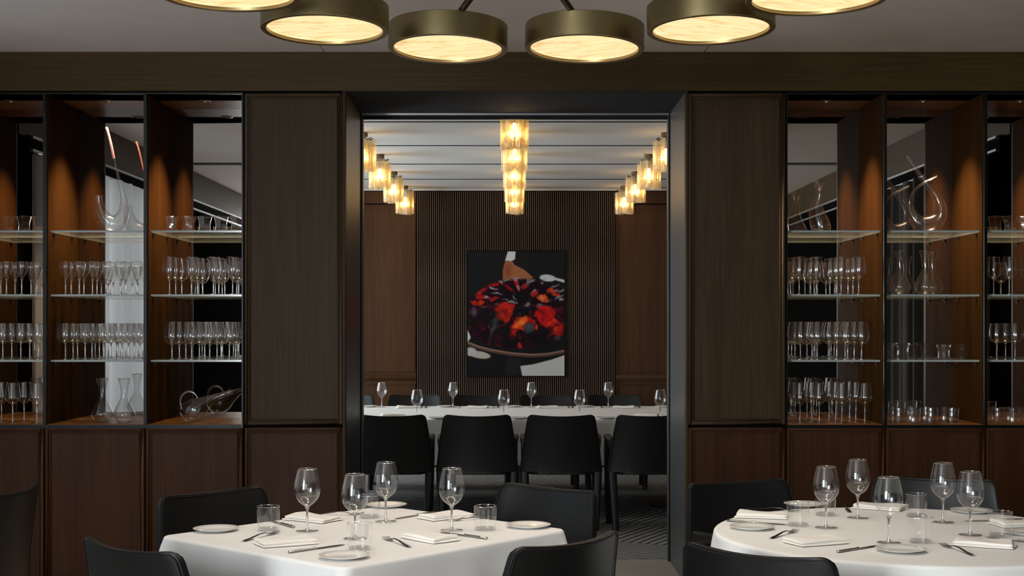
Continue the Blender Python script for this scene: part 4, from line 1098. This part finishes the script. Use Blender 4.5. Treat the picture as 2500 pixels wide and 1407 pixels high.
    # dark berries and cool highlights
    for cx, cy, rx, ry in ((430, 860, 90, 80), (650, 690, 120, 55), (690, 860, 55, 60), (840, 880, 90, 60), (640, 560, 80, 60), (940, 440, 70, 40), (330, 760, 60, 90), (220, 700, 60, 70), (700, 980, 300, 60)):
        lay(ring * ell(cx, cy, rx, ry, 0, .25) * .85, (.006, .006, .008))
    lay(ell(690, 850, 40, 34, .2, .5) * .75, (.06, .085, .11)); lay(ell(975, 935, 34, 26, 0, .5) * .6, (.05, .06, .07)); lay(ell(330, 850, 18, 80, .3, .8) * .5, (.10, .11, .12))
    lay(ell(140, 690, 28, 45, 0, .6) * .6, (.13, .11, .13))
    for cx, cy, rx, ry, rt in ((520, 596, 34, 13, 0), (672, 636, 34, 11, -.1), (812, 628, 34, 12, -.2), (560, 366, 36, 12, .1), (712, 378, 24, 16, -.4), (380, 508, 50, 9, .2), (360, 460, 40, 10, .3), (460, 580, 34, 8, -.1), (480, 390, 40, 9, 0), (545, 545, 24, 9, .9), (985, 485, 50, 10, -.6), (990, 550, 48, 10, -.6), (945, 450, 26, 8, -.5), (830, 385, 20, 7, 0)):
        lay(ell(cx, cy, rx, ry, rt, .35) * np.clip(.2 + 1.2 * nz3, 0, 1) * .8, (.30, .27, .29))
    lay(ring * np.clip((vnoise(62, 41) - .93) * 16, 0, 1) * .5, (.35, .16, .16))
    lay(ring * np.clip((vnoise(30, 43) - .80) * 6, 0, 1) * np.clip((Y - 620) / 60, 0, 1) * .5, (.22, .010, .014))
    X, Y = X0, Y0
    # platter, gloves, apron
    yc = 1000 + 120 * np.sin(np.clip((X - 80) / 1240, 0, 1) * PI * .95) ** .8
    yc = np.interp(X, [80, 200, 320, 520, 720, 880, 1035], [1000, 1045, 1075, 1108, 1122, 1112, 1082])
    lay(soft(-(Y - yc - 18), 20) * (1 - ring * 0) * soft(Y - 1400, 10), (.010, .010, .011))
    lay(soft(np.abs(Y - yc) - 17, 8), (.16, .082, .058)); lay(soft(np.abs(Y - yc + 9) - 4, 6) * .7, (.38, .24, .19)); lay(soft(np.abs(Y - yc - 9) - 5, 6) * .6, (.05, .025, .02))
    lay(ell(200, 1115, 105, 34, .15, .12) * soft(-(Y - yc - 14), 8), (.48, .42, .37)); lay(ell(110, 1085, 60, 40, .1, .2) * soft(-(Y - yc - 10), 8), (.5, .47, .45))
    lay(poly([(80, 870), (98, 905), (112, 945), (92, 980), (80, 985)], 8), (.62, .62, .64))
    lay(poly([(600, 1225), (720, 1210), (900, 1165), (1040, 1118), (1040, 1325), (622, 1325)], 8), (.56, .545, .53))
    lay(poly([(490, 1130), (600, 1150), (600, 1325), (430, 1325)], 40) * .4, (.03, .03, .031))
    C = np.clip(C, 0, 1)
    verts = [(x0 + (x1 - x0) * u, 0, z1 + (z0 - z1) * v) for v in vs for u in xs]
    faces = [(j * nx + i, (j + 1) * nx + i, (j + 1) * nx + i + 1, j * nx + i + 1) for j in range(nz - 1) for i in range(nx - 1)]
    me = MB().add(verts, faces).mesh('canvas', M['canvas_edge'])
    at_ = me.color_attributes.new('paint', 'FLOAT_COLOR', 'POINT')
    at_.data.foreach_set('color', np.concatenate([C.reshape(-1, 3), np.ones((nx * nz, 1))], 1).astype(np.float32).ravel())
    m, nt, N, L = mat('printed_photograph')
    a = N.new('ShaderNodeAttribute'); a.attribute_name = 'paint'
    b = bsdf(nt, Roughness=.6); b.inputs['Specular IOR Level'].default_value = .08
    L.new(a.outputs['Color'], b.inputs['Base Color']); out(nt, b.outputs[0])
    me.materials.clear(); me.materials.append(m)
    root = empty('picture', (0, sp, 0)); tag(root, 'photograph of a glossy red berry jelly ring on a platter, hung on the slats', 'picture')
    obj('canvas', me, root)
    e = .008
    mb = MB(); mb.box(x0, x1, .002, .037, z0, z1)
    obj('stretcher', mb.mesh('stretcher', M['canvas_edge'], smooth=False), root)
    mb = MB()
    mb.box(x0 - e, x0 - .0005, -.003, .037, z0 - e, z1 + e); mb.box(x1 + .0005, x1 + e * 1.6, -.003, .037, z0 - e, z1 + e)
    mb.box(x0, x1, -.003, .037, z1 + .0005, z1 + e); mb.box(x0, x1, -.003, .037, z0 - e, z0 - .0005)
    obj('frame', mb.mesh('frame', M['canvas_edge'], smooth=False), root)
picture()
